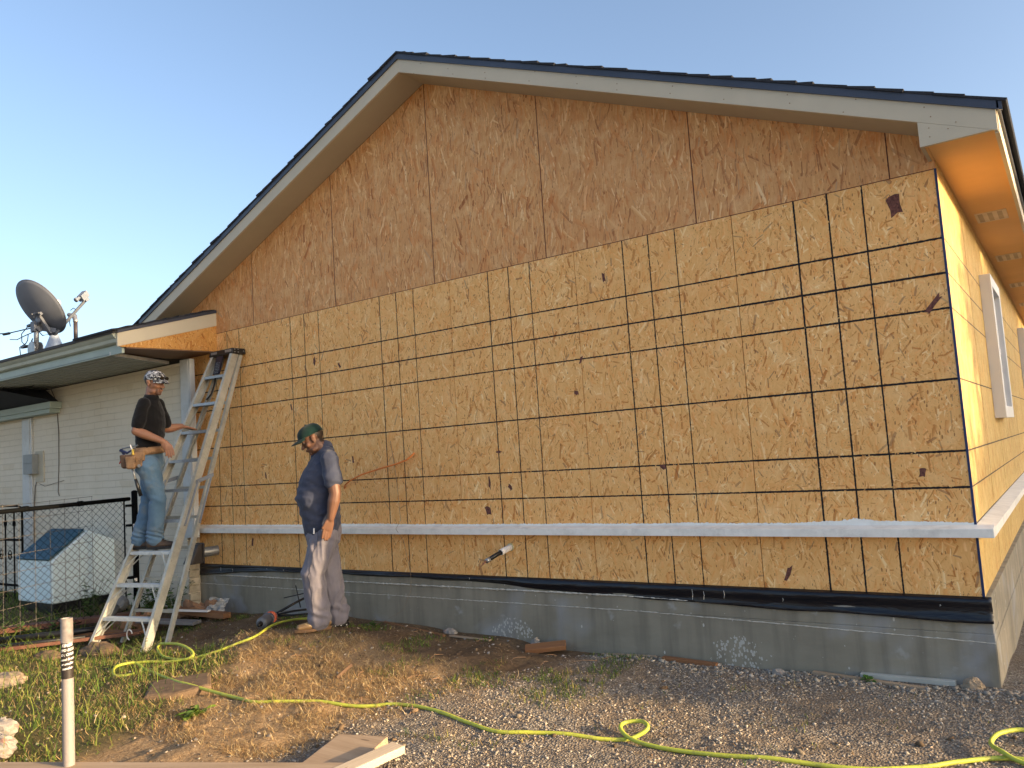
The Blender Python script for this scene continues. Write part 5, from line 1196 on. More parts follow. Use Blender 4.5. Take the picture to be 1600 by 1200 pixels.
crumple('cardboard_scrap', -7.35, -.75, (.35, .30, .10), M_CARD, 'crumpled brown cardboard behind the drain fitting', 6, 'scrap', .06, (.2, .1, .8))
b = MB(); b.tube([gp(-6.62, -1.18, .10)+Vector((.045*math.cos(t), 0, .045*math.sin(t))) for t in np.linspace(.3, 4.6, 14)], .006, 6); single('white_hook', b, M_WHITEV, 'small white plastic hook hanging under the bottom ladder step', 'hook', smooth=True)
tw = MB()
for k in range(26):
    x = random.uniform(-4.5, -2.2); y = random.uniform(-2.2, -.25); a = random.uniform(0, 6.28); L = random.uniform(.05, .16)
    P_ = [gp(x+math.cos(a)*L*t+random.uniform(-.006, .006), y+math.sin(a)*L*t+random.uniform(-.006, .006), .006+.012*math.sin(t*3)) for t in (0, .33, .66, 1)]
    tw.tube(P_, [.003, .0026, .002, .001], 5)
tag(build('dead_twigs', tw, simple('twig', (.27, .16, .09), .85), None, (0, 0, 0)), 'scattered dead twigs and roots in the dry grass', 'twigs', kind='stuff')
# ------------------------------------------------------------------ people
V3 = Vector
def skin_mat(name, tone):
    n = NT(name); c = n.attr('Col'); f = n.noise(n.world(), 60, 4, .6); c = n.mix(n.math('MULTIPLY', f, .25), c, tuple(k*.6 for k in tone))
    n.fin(c, .5, 0, .4); n.b.inputs['Subsurface Weight'].default_value = .08; n.b.inputs['Subsurface Radius'].default_value = (.01, .004, .002)
    n.b.inputs['Subsurface Scale'].default_value = .02; return n.m
def cloth(name, c1, c2, sc=5, weave=500, dirt=None, dth=(.55, .75)):
    n = NT(name); p = n.world(); f = n.noise(p, sc, 5, .65)
    c = n.mix(n.ramp(f, [(.3, 0.0), (.7, 1.0)]), c1, c2)
    c = n.mix(n.math('MULTIPLY', n.noise(p, 150, 2, .5), .22), c, tuple(k*.55 for k in c1))
    if dirt: c = n.mix(n.ramp(n.noise(p, 7, 5, .7), [(dth[0], 0.0), (dth[1], .8)]), c, dirt)
    n.bump(n.noise(p, weave, 2, .5), .25, .001); n.fin(c, .88, 0, .15); n.put(n.b.inputs['Sheen Weight'], .15); return n.m
def head(mb, c, f, r, u, w=1.0):
    ax = (r, f, u); P = lambda a, b, d: c+r*a+f*b+u*d
    mb.ell(P(0, -.012, .035), (.074, .094, .088), ax, 20, 14)
    mb.ell(P(0, .012, -.012), (.066, .072, .078), ax, 18, 12)
    mb.ell(P(0, .022, -.068), (.052*w, .058, .048), ax, 16, 10)
    mb.ell(P(0, .062, -.098), (.024, .022, .018), ax, 12, 8)      # chin
    for s in (-1, 1):
        mb.ell(P(s*.040, .048, -.028), (.024, .026, .022), ax, 12, 8)  # cheek
        mb.ell(P(s*.044*w, .018, -.082), (.020, .036, .022), ax, 12, 8)  # jaw corner
        mb.ell(P(s*.075, -.008, -.004), (.008, .020, .032), ax, 10, 8)   # ear
        mb.ell(P(s*.079, -.014, .010), (.009, .017, .018), ax, 10, 8)
        mb.ell(P(s*.078, -.004, -.030), (.007, .010, .010), ax, 8, 6)
        mb.ell(P(s*.028, .076, .020), (.026, .010, .008), ax, 12, 8)     # brow
        mb.ell(P(s*.012, .094, -.036), (.009, .010, .008), ax, 8, 6)     # nostril
        mb.ell(P(s*.028, .070, .002), (.012, .011, .009), ax, 10, 8)     # eyeball in socket
    mb.loft([P(0, .080, .010), P(0, .094, -.012), P(0, .106, -.032)], [.009, .010, .013], r, 10)  # nose
    mb.ell(P(0, .082, -.060), (.024, .014, .007), ax, 12, 8); mb.ell(P(0, .080, -.071), (.021, .013, .008), ax, 12, 8)  # lips
def headcolor(c, f, r, u, tone, hair, beard, beard_amt=.7):
    tone = np.array(tone); hair = np.array(hair); beard = np.array(beard)
    def fn(p):
        q = p-c; a, b, d = q.dot(r), q.dot(f), q.dot(u)
        col = tone.copy()
        if abs(a) < .12 and abs(b) < .14 and -.14 < d < .2:
            if abs(a) < .035 and b > .06 and -.075 < d < -.052: col = tone*np.array((.80, .55, .55))
            if b > .055 and abs(abs(a)-.028) < .017 and abs(d-.022) < .006: col = hair
            if b > .055 and abs(abs(a)-.028) < .012 and abs(d-.002) < .0055: col = np.array((.42, .36, .32)) if abs(abs(a)-.028) > .005 else np.array((.02, .012, .01))
            bz = (abs(a) < .034 and b > .05 and (-.055 < d < -.047)) or (abs(a) < .032 and b > .04 and d < -.080) or (abs(abs(a)-.033) < .006 and b > .05 and -.09 < d < -.05)
            if bz: col = tone*(1-beard_amt)+beard*beard_amt
            elif d < -.04 and b > -.02 and d > -.115: col = tone*.82+beard*.10
            if (b < .015 and d > .012 and not (abs(a) > .070 and b > -.035)) or (b < -.045 and d > -.06) or (abs(a) > .060 and -.012 < b < .014 and d > -.02 and abs(a) < .073): col = hair
        return col
    return fn
def hand(mb, wr, kn, tips, side, th_base, th_tip, sc=1.0):
    """palm from wrist to knuckles; side = direction from index to little finger"""
    wr, kn = V3(wr), V3(kn); side = V3(side).normalized(); d = (kn-wr).normalized(); side = (side-d*side.dot(d)).normalized()
    mb.loft([wr, wr.lerp(kn, .45), kn], [(.026*sc, .019*sc), (.038*sc, .016*sc), (.041*sc, .013*sc)], side, 14)
    for i, k in enumerate((-.030, -.010, .010, .029)):
        t = V3(tips[i]); b0 = kn+side*k*sc-d*.010; nb = b0.lerp(t, .5)
        bend = d*(.012, .016, .015, .010)[i]; m1 = b0.lerp(t, .38)+bend; m2 = b0.lerp(t, .72)+bend*.8
        mb.loft([b0, m1, m2, t], [.0105*sc, .0098*sc, .0090*sc, .0078*sc], side, 9)
    tb = V3(th_base); tt = V3(th_tip); mb.loft([wr.lerp(kn, .25)-side*.018*sc, tb, tt], [.016*sc, .013*sc, .0095*sc], side, 9)
def shoe(mb, heel, toe, up=V3((0, 0, 1)), w_=.048, h=.085, ank=None):
    heel, toe = V3(heel), V3(toe); d = (toe-heel); L = d.length; d.normalize(); s_ = V3((0, 0, 1)).cross(d).normalized(); ax = (s_, d, V3((0, 0, 1)))
    def P(a, z): return heel+d*a*L+V3((0, 0, z))
    mb.loft([P(.10, .036), P(.35, .036), P(.62, .032), P(.86, .028)], [(w_*.80, .036), (w_*.88, .036), (w_*1.05, .030), (w_*.82, .023)], s_, 16)
    mb.ell(P(.16, .06), (w_*.74, .050, .048), ax, 14, 10); mb.loft([P(.22, .065), P(.45, .062), P(.66, .040)], [(w_*.66, .040), (w_*.62, .026), (w_*.8, .018)], s_, 12)
def sole(mb, heel, toe, w_=.052, t=.022):
    heel, toe = V3(heel), V3(toe); d = (toe-heel); L = d.length; d.normalize(); s_ = V3((0, 0, 1)).cross(d).normalized(); top = []
    for i in range(28):
        a = 6.28318*i/28; u_ = .5-.53*math.cos(a); ww = w_*(.86 if u_ < .45 else 1.04)*(1 if .1 < u_ < .8 else .92); top.append(heel+d*u_*L+s_*math.sin(a)*ww)
    mb.prism(top, (0, 0, t))
def rid(p, sc, k): return 1-abs(mnoise.noise(V3((p.x*sc[0]+k, p.y*sc[1]+k*.7, p.z*sc[2])))*2)
def wrinkle(amp, sc, zones=()):
    def fn(p, n):
        a = amp*(rid(p, sc, 3.1)-.55)+amp*.6*(rid(p, tuple(k*2.1 for k in sc), 9.7)-.55)
        for z0_, wz, am, fr in zones:
            g_ = math.exp(-((p.z-z0_)/wz)**2); a += am*g_*math.sin((p.z+.35*(p.x+p.y)+.02*mnoise.noise(p*9))*fr)
        return a
    return fn

# ---- man on the ladder
f1 = V3((.82, .555, 0)).normalized(); r1 = V3((.555, -.82, 0)).normalized(); l1 = -r1; Z = V3((0, 0, 1))
P1 = thing('person', (-6.70, -.90, .285), 'man in black t-shirt, jeans and camouflage cap standing on the ladder', 'person')
hf = V3((.86, .28, -.16)).normalized(); hr = hf.cross(Z).normalized(); hu = hr.cross(hf)
hc = V3((-6.553, -.915, 1.845)); SK1 = (.31, .15, .09)
shR, shL = V3((-6.528, -1.045, 1.635)), V3((-6.69, -.80, 1.645)); elR, wrR, knR = V3((-6.545, -1.115, 1.39)), V3((-6.385, -.955, 1.285)), V3((-6.352, -.915, 1.215))
elL, wrL, knL = V3((-6.735, -.69, 1.42)), V3((-6.690, -.565, 1.440)), V3((-6.672, -.485, 1.418))
hpR, hpL, kR, kL, aR, aL = V3((-6.575, -.985, 1.07)), V3((-6.725, -.865, 1.07)), V3((-6.545, -.92, .75)), V3((-6.765, -.87, .745)), V3((-6.635, -.905, .375)), V3((-6.845, -.935, .375))
b = MB(); head(b, hc, hf, hr, hu, 1.0)
b.loft([V3((-6.60, -.935, 1.60)), V3((-6.592, -.932, 1.70)), hc-hu*.06-hf*.015], [.066, .060, .058], r1, 14)
b.loft([V3((-6.65, -.92, 1.10)), V3((-6.64, -.925, 1.28)), V3((-6.615, -.93, 1.48)), V3((-6.60, -.933, 1.60))], [(.14, .09), (.145, .10), (.165, .10), (.12, .07)], r1, 18)
for sh, el, wr in ((shR, elR, wrR), (shL, elL, wrL)):
    b.loft([sh, sh.lerp(el, .5), el], [.050, .046, .041], r1, 12); b.loft([el, el.lerp(wr, .3), wr.lerp(el, .12), wr], [.042, .044, .030, .027], r1, 12)
for hp_, k_, a_ in ((hpR, kR, aR), (hpL, kL, aL)): b.loft([hp_, k_, a_], [.078, .052, .038], r1, 12)
tR = [knR+f1*.040-Z*.066, knR+f1*.016-Z*.086, knR-f1*.010-Z*.086, knR-f1*.034-Z*.068]
hand(b, wrR, knR, [t+f1*.006 for t in tR], -f1*.85+r1*.3, wrR+f1*.030+V3((0, 0, -.035)), wrR+f1*.032+V3((0, 0, -.075)))
tL = [knL+V3((.034, .052, -.016)), knL+V3((.016, .062, -.016)), knL+V3((-.004, .062, -.016)), knL+V3((-.024, .052, -.016))]
hand(b, wrL, knL, tL, V3((-1, .1, 0)), wrL+V3((.032, .04, -.012)), wrL+V3((.045, .075, -.022)))
M_SK1 = skin_mat('skin_tan', SK1)
organic('body', b, M_SK1, P1, .0050, 3, color=headcolor(hc, hf, hr, hu, SK1, (.015, .012, .011), (.03, .02, .018), .75))
b = MB()
b.loft([V3((-6.645, -.925, 1.235)), V3((-6.64, -.93, 1.33)), V3((-6.625, -.925, 1.46)), V3((-6.612, -.93, 1.58)), V3((-6.60, -.935, 1.665)), V3((-6.592, -.932, 1.695))], [(.160, .112), (.158, .118), (.170, .122), (.168, .108), (.118, .082), (.078, .070)], r1, 22)
b.loft([V3((-6.60, -.935, 1.63))+l1*.10, V3((-6.60, -.935, 1.655)), V3((-6.60, -.935, 1.63))+r1*.10], [(.05, .055), (.055, .06), (.05, .055)], f1, 14)
for sh, el, wr in ((shR, elR, wrR), (shL, elL, wrL)): b.loft([sh+Z*.012, sh.lerp(el, .35), sh.lerp(el, .74)], [.058, .058, .062], r1, 14)
organic('t_shirt', b, cloth('black_cotton', (.005, .005, .006), (.009, .009, .011), 8), P1, .0065, 5, disp=wrinkle(.006, (5, 5, 9), ((1.32, .09, .004, 75),)))
b = MB()
b.loft([V3((-6.66, -.925, 1.195)), V3((-6.66, -.925, 1.08))], [(.152, .118), (.165, .130)], r1, 20)
for hp_, k_, a_, o_ in ((hpR, kR, aR, .0), (hpL, kL, aL, .0)):
    b.loft([hp_, hp_.lerp(k_, .45), k_, k_.lerp(a_, .5), a_+Z*.035, a_+Z*.005], [(.098, .105), (.090, .094), (.074, .078), (.068, .074), (.070, .076), (.072, .080)], r1, 18)
jn = cloth('blue_denim', (.075, .145, .235), (.125, .21, .31), 6, dirt=(.20, .21, .19), dth=(.5, .8))
organic('jeans', b, jn, P1, .0065, 4, disp=wrinkle(.006, (6, 6, 8), ((.42, .05, .007, 130), (.75, .06, .003, 80), (1.04, .05, .003, 70))))
for a_, nm in ((aR, 0), (aL, 1)):
    hl = V3((a_.x, a_.y, .2985))-f1*.075; to = hl+f1*.275; b = MB(); shoe(b, hl, to, h=.1); b.loft([a_-Z*.02, a_+Z*.05], [.050, .052], r1, 12)
    bt = organic('boot', b, simple('brown_suede', (.085, .058, .042), .85, var=.25, sc=20) if nm == 0 else bpy.data.materials['brown_suede'], P1, .005, 4)
    b = MB(); sole(b, V3((hl.x, hl.y, .2865)), V3((to.x, to.y, .2865)), .050, .026); build('sole', b, M_BLACK, bt, bevel=.004)
    b = MB(); b.tube([hl+f1*.13+Z*.088-r1*.02, hl+f1*.15+Z*.080+r1*.02, hl+f1*.16+Z*.078-r1*.02, hl+f1*.18+Z*.068+r1*.02, hl+f1*.19+Z*.064-r1*.02], .003, 5); build('laces', b, M_BLACK, bt)
# cap: camouflage, brim forward, dark glasses over it
cm = NT('camouflage'); p_ = cm.world(); v1_ = cm.noise(p_, 38, 2, .5, .6); v2_ = cm.noise(cm.mapping(p_, loc=(3, 1, 2)), 44, 2, .5, .8)
c_ = cm.mix(cm.math('GREATER_THAN', v1_, .5), (.42, .42, .43), (.035, .035, .04)); c_ = cm.mix(cm.math('GREATER_THAN', v2_, .56), c_, (.13, .13, .14)); c_ = cm.mix(cm.math('GREATER_THAN', cm.noise(cm.mapping(p_, loc=(9, 1, 5)), 40, 2, .5, .7), .6), c_, (.62, .62, .63))
cm = cm.fin(c_, .85, 0, .2)
def cap_shape(c, f, r, u, lift=.042, s=1.0, drop=.0):
    b = MB(); n_ = 32; rings = []
    for i in range(11):
        th = math.pi/2*i/10; zz_ = .088*math.sin(th)**.92; rr = math.cos(th)**.75 if i < 10 else 0
        rings.append((zz_, max(rr, .02)))
    vs = []; fs = []; c0 = c+u*lift-f*.008
    for zz_, rr in rings:
        for k in range(n_):
            a = 6.28318*k/n_; ff = math.cos(a); g_ = .004 if ff > 0 else 0; dz_ = -drop*(.5-.5*ff)*(1-zz_/.088)
            vs.append(c0+f*(ff*.104*rr*s+ .004*rr)+r*math.sin(a)*.085*rr*s+u*(zz_+dz_))
    m_ = len(rings)
    for i in range(m_-1):
        for k in range(n_): k2 = (k+1) % n_; fs.append((i*n_+k, i*n_+k2, (i+1)*n_+k2, (i+1)*n_+k))
    b.add(vs, fs+[tuple(range((m_-1)*n_, m_*n_))]); b.ell(c0+u*.088, (.008, .008, .004), (r, f, u), 8, 6)
    return b, c0
def brim_shape(c0, f, r, u, L=.075, sag=.016, tip=-.012):
    b = MB(); vs = []; fs = []; nA, nB = 18, 7
    for j in range(nB+1):
        t = j/nB
        for i in range(nA+1):
            a = math.radians(-64+128*i/nA); ff, ss = math.cos(a), math.sin(a); e = L*max(0, math.cos(a*1.32))**.55*t
            vs.append(c0+f*(.104*ff+.002+e)+r*(.085*ss*(1+.03*t))+u*(.004-sag*(ss*ss)*1.1*(.3+t)+tip*t*t*ff*1.0+.002))
    for j in range(nB):
        for i in range(nA): q = j*(nA+1)+i; fs.append((q, q+nA+1, q+nA+2, q+1))
    b.add(vs, fs); return b
b, c0 = cap_shape(hc, hf, hr, hu, .030, 1.02, .012); cp = build('cap', b, cm, P1, smooth=True); m_ = cp.modifiers.new('s', 'SOLIDIFY'); m_.thickness = -.003
b = brim_shape(c0, hf, hr, hu, .050, .022, -.028); br_ = build('brim', b, cm, cp, smooth=True); m_ = br_.modifiers.new('s', 'SOLIDIFY'); m_.thickness = .003
b = MB()
for s in (-1, 1): b.ell(c0+hf*.112+hr*s*.032+hu*.020, (.027, .007, .018), (hr, (hf*.95+hr*s*.3).normalized(), hu), 14, 10)
b.tube([c0+hr*.088+hf*.01+hu*.016, c0+hr*.078+hf*.075+hu*.018, c0+hr*.05+hf*.105+hu*.024, c0+hf*.116+hu*.024, c0-hr*.05+hf*.105+hu*.024, c0-hr*.078+hf*.075+hu*.018, c0-hr*.088+hf*.01+hu*.016], .0035, 6)
build('sunglasses', b, simple('glossy_black', (.01, .01, .012), .12, spec=.7), P1, smooth=True)
# tool belt
M_LEA = simple('tan_leather', (.32, .185, .095), .7, var=.25, sc=14, bump=.4, bsc=60, dirt=(.09, .055, .035), dsc=16, dth=(.48, .68)); M_LEB = simple('brown_leather', (.12, .07, .045), .75, var=.3, sc=20, bump=.4, bsc=50)
tb = MB(); n_ = 40; vs = []; fs = []; pc_ = V3((-6.655, -.925, 1.215))
for i in range(n_):
    a = 6.28318*i/n_
    for rr, zz_ in ((1.0, -.034), (1.02, 0), (1.0, .034), (.96, .034), (.96, -.034)): vs.append(pc_+r1*math.cos(a)*.168*rr+f1*math.sin(a)*.134*rr+Z*(zz_-.012*math.cos(a)))
for i in range(n_):
    for j in range(5): i2 = (i+1) % n_; fs.append((i*5+j, i2*5+j, i2*5+(j+1) % 5, i*5+(j+1) % 5))
tb.add(vs, fs); belt = build('tool_belt', tb, M_LEA, P1, smooth=True)
qb = pc_+r1*.155-f1*.060
def pouch(c, w_, d, h, m, nm='pouch'):
    b = MB(); b.hexa([c-f1*w_*.42-r1*.0-Z*h, c+f1*w_*.42-Z*h, c+f1*w_*.40+r1*d*.8-Z*h*.9, c-f1*w_*.40+r1*d*.8-Z*h*.9, c-f1*w_*.5, c+f1*w_*.5, c+f1*w_*.48+r1*d+Z*.0, c-f1*w_*.48+r1*d])
    return build(nm, b, m, belt, bevel=.012)
pouch(qb+f1*.035-Z*.015, .11, .055, .15, M_LEA); pouch(qb-f1*.065-Z*.035, .12, .06, .13, M_LEB); pouch(qb-f1*.01+r1*.052-Z*.055, .10, .035, .12, M_LEA); pouch(qb+f1*.075+r1*.01-Z*.0, .055, .04, .11, M_LEA)
b = MB(); b.tube([qb-f1*.035+Z*.055+r1*.02, qb+f1*.0-Z*.02+r1*.04], .0065, 8); build('white_marker', b, M_WHITEV, belt)
b = MB(); b.tube([qb-f1*.13+Z*.01+r1*.02, qb-f1*.06-Z*.02+r1*.03, qb-f1*.02+r1*.04-Z*.0], [.014, .012, .009], 8); b.tube([qb-f1*.13+Z*.015, qb-f1*.08-Z*.05+r1*.03], [.013, .010], 8); build('plier_grips', b, simple('navy_grip', (.02, .025, .08), .45), belt, smooth=True)
b = MB(); b.tube([qb-f1*.12+Z*.025, qb+f1*.03+Z*.045+r1*.01], .007, 8); b.lathe(qb+f1*.055-Z*.145+r1*.04, [(.015, 0), (.015, .008)], axis=r1, n=14); build('steel_tools', b, M_METAL, belt)
b = MB(); b.tube([qb-f1*.125-Z*.055, qb-f1*.15-Z*.115], .006, 6); build('red_pencil', b, simple('red_handle', (.45, .04, .03), .5), belt)
b = MB(); b.tube([qb+f1*.005+r1*.055+Z*.01, qb+f1*.01+r1*.06-Z*.04], .010, 8); build('yellow_tool', b, simple('yellow_handle', (.62, .42, .05), .5), belt)
b = MB(); ha = qb-f1*.02-Z*.15+r1*.035; hb = ha-Z*.27+f1*.085+r1*.01; b.tube([ha, ha.lerp(hb, .45)], [.011, .009], 8); build('hammer_shaft', b, M_METAL, belt, smooth=True)
b = MB(); b.tube([ha.lerp(hb, .42), ha.lerp(hb, .6), hb], [.013, .016, .017], 10); build('hammer_grip', b, M_BLACK, belt, smooth=True)

# ---- man in front
f2 = V3((-.46, -.89, 0)).normalized(); l2 = V3((.89, -.46, 0)).normalized(); r2 = -l2
P2 = thing('person', (-4.64, -.66, -.37), 'man in green cap, navy t-shirt and baggy grey trousers standing on the dirt looking down', 'person')
hf = V3((-.60, -.66, -.46)).normalized(); hr = hf.cross(Z).normalized(); hu = hr.cross(hf)
hc = V3((-4.598, -.725, 1.185)); SK2 = (.165, .082, .052)
nb = V3((-4.535, -.650, 1.075)); shL, shR = V3((-4.395, -.735, 1.015)), V3((-4.70, -.570, 1.02)); elL, wrL, knL = V3((-4.335, -.745, .735)), V3((-4.365, -.775, .545)), V3((-4.388, -.790, .462))
elR, wrR, knR = V3((-4.775, -.53, .74)), V3((-4.80, -.575, .54)), V3((-4.805, -.60, .46))
hpL, hpR, kL, kR, aL, aR = V3((-4.535, -.69, .40)), V3((-4.655, -.61, .40)), V3((-4.615, -.765, .10)), V3((-4.635, -.56, .07)), V3((-4.615, -.715, -.275)), V3((-4.640, -.500, -.285))
b = MB(); head(b, hc, hf, hr, hu, 1.10)
b.loft([V3((-4.55, -.65, .97)), nb, hc-hu*.055-hf*.015], [.072, .064, .062], l2, 14)
b.loft([V3((-4.60, -.645, .42)), V3((-4.60, -.66, .68)), V3((-4.57, -.66, .86)), V3((-4.555, -.655, .97))], [(.14, .10), (.15, .13), (.16, .12), (.12, .08)], l2, 18)
for sh, el, wr in ((shR, elR, wrR), (shL, elL, wrL)):
    b.loft([sh, sh.lerp(el, .5), el], [.058, .057, .047], l2, 12); b.loft([el, el.lerp(wr, .3), wr.lerp(el, .12), wr], [.047, .050, .034, .030], l2, 12)
for hp_, k_, a_ in ((hpR, kR, aR), (hpL, kL, aL)): b.loft([hp_, k_, a_], [.078, .052, .038], l2, 12)
tL = [knL+V3((-.030, -.036, -.066)), knL+V3((-.022, -.018, -.084)), knL+V3((-.016, .002, -.086)), knL+V3((-.010, .022, -.070))]
hand(b, wrL, knL, tL, -f2, wrL+f2*.040+V3((0, 0, -.030)), wrL+f2*.062+V3((-.01, 0, -.070)), 1.05)
tR = [knR+V3((-.0, -.025, -.072)), knR+V3((0, -.012, -.085)), knR+V3((0, .006, -.085)), knR+V3((0, .02, -.070))]
hand(b, wrR, knR, tR, -f2, wrR+f2*.035+V3((0, 0, -.035)), wrR+f2*.045+V3((0, 0, -.075)), 1.05)
organic('body', b, skin_mat('skin_ruddy', SK2), P2, .0052, 3, color=headcolor(hc, hf, hr, hu, SK2, (.02, .015, .012), (.10, .06, .05), .35))
b = MB()
b.loft([V3((-4.608, -.655, .46)), V3((-4.60, -.665, .56)), V3((-4.612, -.688, .70)), V3((-4.588, -.668, .84)), V3((-4.555, -.65, .97)), V3((-4.540, -.645, 1.05)), V3((-4.536, -.645, 1.105))], [(.172, .150), (.168, .155), (.176, .176), (.186, .158), (.182, .124), (.104, .080), (.066, .064)], l2, 24)
b.loft([nb-Z*.035+l2*.12, nb-Z*.010, nb-Z*.035+r2*.12], [(.062, .062), (.070, .070), (.062, .062)], f2, 14)
for sh, el, wr in ((shR, elR, wrR), (shL, elL, wrL)): b.loft([sh+Z*.004, sh.lerp(el, .3), sh.lerp(el, .60)], [.072, .072, .076], l2, 16)
organic('t_shirt', b, cloth('navy_cotton', (.036, .044, .076), (.062, .072, .112), 7, dirt=(.060, .062, .082), dth=(.6, .9)), P2, .0068, 5, disp=wrinkle(.009, (5, 5, 8), ((.60, .09, .005, 60), (.80, .05, .003, 80))))
b = MB()
b.loft([V3((-4.605, -.65, .50)), V3((-4.605, -.65, .40))], [(.155, .140), (.160, .148)], l2, 20)
for hp_, k_, a_ in ((hpR, kR, aR), (hpL, kL, aL)):
    b.loft([hp_, hp_.lerp(k_, .45), k_, k_.lerp(a_, .5), a_+Z*.05, a_+Z*.0], [(.100, .112), (.098, .104), (.086, .092), (.080, .088), (.082, .090), (.078, .092)], l2, 18)
tr_ = organic('trousers', b, cloth('grey_twill', (.145, .140, .175), (.20, .19, .225), 6, dirt=(.20, .18, .18), dth=(.55, .85)), P2, .0068, 4, disp=wrinkle(.013, (9, 9, 3.2), ((-.22, .06, .007, 75), (.36, .05, .003, 70))))
b = MB(); cpos = V3((-4.56, -.79, .44)); 
sd_ = (V3((-4.60, -.66, .0))-V3((-4.64, -.66, 0)))
M_SH = simple('tan_suede', (.27, .17, .08), .55, var=.25, sc=18); d1 = V3((-.60, -.80, 0)).normalized(); d2 = V3((-.62, -.78, 0)).normalized()
for a_, d_, mt, dz in ((aL, d1, M_SH, 0), (aR, d2, M_BLACK, 0)):
    zg = g1(a_.x, a_.y)+.006; zt_ = g1(a_.x+d_.x*.16, a_.y+d_.y*.16)+.006
    hl = V3((a_.x, a_.y, zg+.016))-d_*.085; to = V3((hl.x, hl.y, 0))+d_*.285; to.z = zt_+.016
    b = MB(); shoe(b, hl, to, w_=.052); sh_ = organic('shoe', b, mt, P2, .005, 4)
    b = MB(); sole(b, hl-Z*.016, V3((to.x, to.y, hl.z-.016)), .055, .026); build('sole', b, simple('brown_sole', (.16, .09, .045), .7) if mt is M_SH else M_BLACK, sh_, bevel=.006)
    s_ = Z.cross(d_).normalized()
    if mt is M_SH:
        b = MB(); b.tube([hl+d_*.055+s_*.050+Z*.040, hl+d_*.10+s_*.0535+Z*.022, hl+d_*.15+s_*.050+Z*.030, hl+d_*.205+s_*.044+Z*.055], [.002, .007, .005, .001], 6); build('side_stripe', b, simple('pale_gold', (.55, .42, .22), .4), sh_)
        b = MB(); b.tube([hl+d_*.12+Z*.088-s_*.02, hl+d_*.14+Z*.083+s_*.02, hl+d_*.155+Z*.078-s_*.02, hl+d_*.175+Z*.070+s_*.02], .0035, 5); build('laces', b, M_BLACK, sh_)
    else:
        b = MB()
        for k in range(6): b.ell(hl+d_*(.02+.045*k)+s_*.050-Z*.004, .0045, n=6, m=5)
        build('sole_studs', b, M_WHITEV, sh_)
gcap = cloth('green_cap', (.004, .019, .018), (.006, .028, .025), 9)
b, c0 = cap_shape(hc, hf, hr, hu, .036, 1.03, .010); cp = build('cap', b, gcap, P2, smooth=True); m_ = cp.modifiers.new('s', 'SOLIDIFY'); m_.thickness = -.003
b = brim_shape(c0, hf, hr, hu, .075, .020, -.010); br_ = build('brim', b, gcap, cp, smooth=True); m_ = br_.modifiers.new('s', 'SOLIDIFY'); m_.thickness = .003
b = MB()
def seam(o, P_, r=.0022):
    # a stitched seam laid on the cloth: each point drops to the nearest place on it
    out = []
    inv = wloc(o)
    for p in P_:
        ok, loc, nrm_, i_ = o.closest_point_on_mesh(V3(p)-inv)
        out.append(loc+inv+nrm_*.0012 if ok else V3(p))
    m = MB(); m.tube(out, r, 5); return m
def lerps(a, b_, n): return [V3(a).lerp(V3(b_), i/(n-1)) for i in range(n)]
M_STI = simple('dark_stitch', (.07, .07, .09), .9)
bpy.context.view_layer.update()
side_pt = [V3((-4.515, -.795, .45)), V3((-4.50, -.83, .36)), V3((-4.53, -.87, .22)), V3((-4.55, -.89, .08)), V3((-4.55, -.86, -.08)), V3((-4.55, -.83, -.22))]
sp = []
for i in range(5): sp += lerps(side_pt[i], side_pt[i+1], 7)[:-1]
build('side_seam', seam(tr_, sp+[side_pt[5]]), M_STI, tr_)
b = MB(); b.loft([V3((-4.52, -.815, .47)), V3((-4.518, -.82, .43))], [(.003, .006), (.003, .007)], l2, 8); build('pocket_lining', b, M_WHITEV, P2)

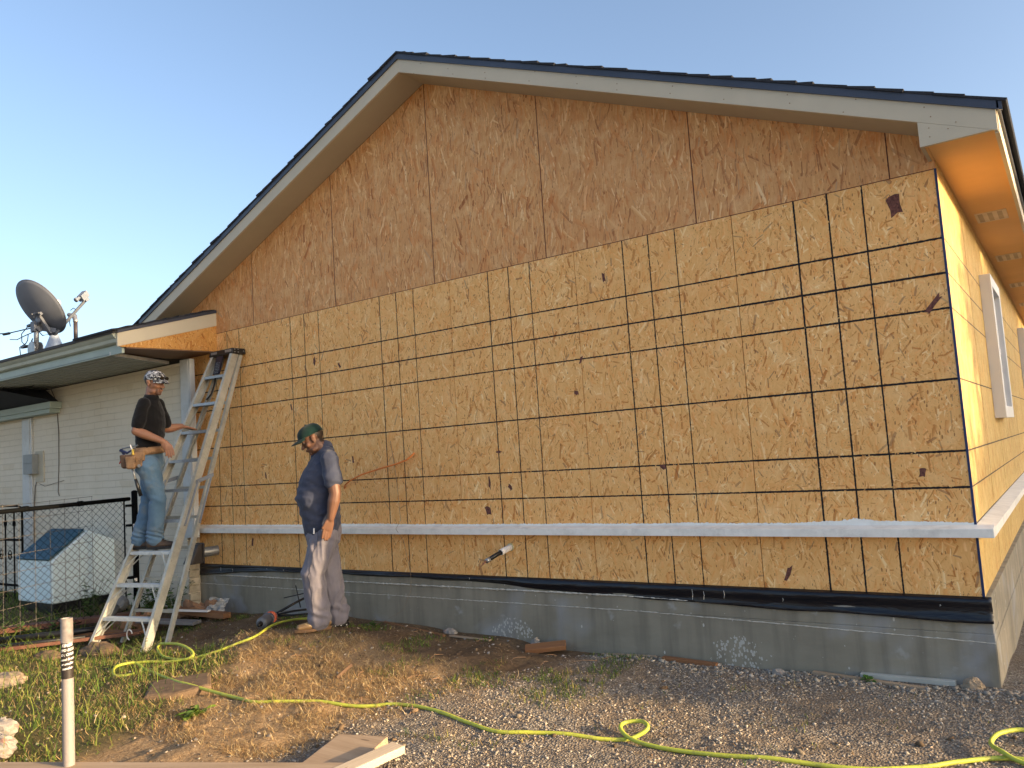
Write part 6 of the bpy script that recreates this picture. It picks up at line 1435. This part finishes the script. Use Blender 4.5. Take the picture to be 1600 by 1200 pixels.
# ------------------------------------------------------------------ trees beyond the right edge, which shade the corner
def tree(x, y, h, spread, seed, label, zb_, ncl):
    rr = random.Random(seed); t = thing('broadleaf_tree', (x, y, -.6), label, 'tree', None)
    b = MB(); b.tube([(x, y, -.8), (x+.05, y+.05, h*.25), (x, y+.1, h*.5), (x+.1, y, h*.75)], [.22, .17, .12, .06], 10)
    for k in range(7):
        a = rr.uniform(0, 6.28); z0_ = h*rr.uniform(.25, .6); b.tube([(x, y, z0_), (x+math.cos(a)*spread*.4, y+math.sin(a)*spread*.4, z0_+h*.12), (x+math.cos(a)*spread*.8, y+math.sin(a)*spread*.8, z0_+h*.2)], [.08, .05, .02], 6)
    build('trunk', b, simple('bark', (.10, .075, .055), .9, var=.3, sc=10) if 'bark' not in bpy.data.materials else bpy.data.materials['bark'], t, smooth=True)
    V = []; Fq = []
    for k in range(ncl):
        a = rr.uniform(0, 6.28); e = rr.uniform(-1, 1); q = rr.random()**.4
        cx = x+math.cos(a)*spread*q*math.sqrt(1-e*e*.8); cy = y+math.sin(a)*spread*q*math.sqrt(1-e*e*.8); cz = (zb_+h)/2+e*(h-zb_)/2*q
        for j in range(26):
            p = V3((cx+rr.gauss(0, .22), cy+rr.gauss(0, .22), cz+rr.gauss(0, .18))); d = V3((rr.gauss(0, 1), rr.gauss(0, 1), rr.gauss(0, .6))).normalized(); w_ = d.orthogonal().normalized(); L = rr.uniform(.16, .28); o = len(V)
            V += [p, p+d*L*.5+w_*L*.32, p+d*L, p+d*L*.5-w_*L*.32]; Fq.append((o, o+1, o+2, o+3))
    me = bpy.data.meshes.new('crown'); me.from_pydata([tuple(p-t.location) for p in V], [], Fq)
    me.materials.append(simple('tree_leaf', (.06, .095, .03), .7, var=.3, sc=4) if 'tree_leaf' not in bpy.data.materials else bpy.data.materials['tree_leaf']); o = bpy.data.objects.new('crown', me); C.objects.link(o); o.parent = t
tree(15.0, 5.2, 6.2, 2.1, 3, 'dense broadleaf tree beyond the right edge of the yard', 1.0, 520)
tree(17.0, 9.0, 9.5, 3.0, 4, 'taller broadleaf tree further back beyond the right edge', 1.0, 700)
tree(14.5, 2.95, 3.9, 1.15, 5, 'low bushy tree nearest the front beyond the right edge', -.6, 260)

GR = dict(wood_scrap='wood offcuts and scraps lying in the yard', leafy_weed='weeds growing in the yard', rock='loose stones and clods on the ground', broadleaf_tree='trees beyond the right edge', plank='boards in the foreground', cardboard_scrap='torn cardboard on the rubbish heap', black_pipe='black pipes below the fence', steel_channel='rusty steel below the fence')
for o in list(C.objects):
    k = o.name.split('.')[0]
    if k in GR and 'category' in o and 'group' not in o: o['group'] = GR[k]
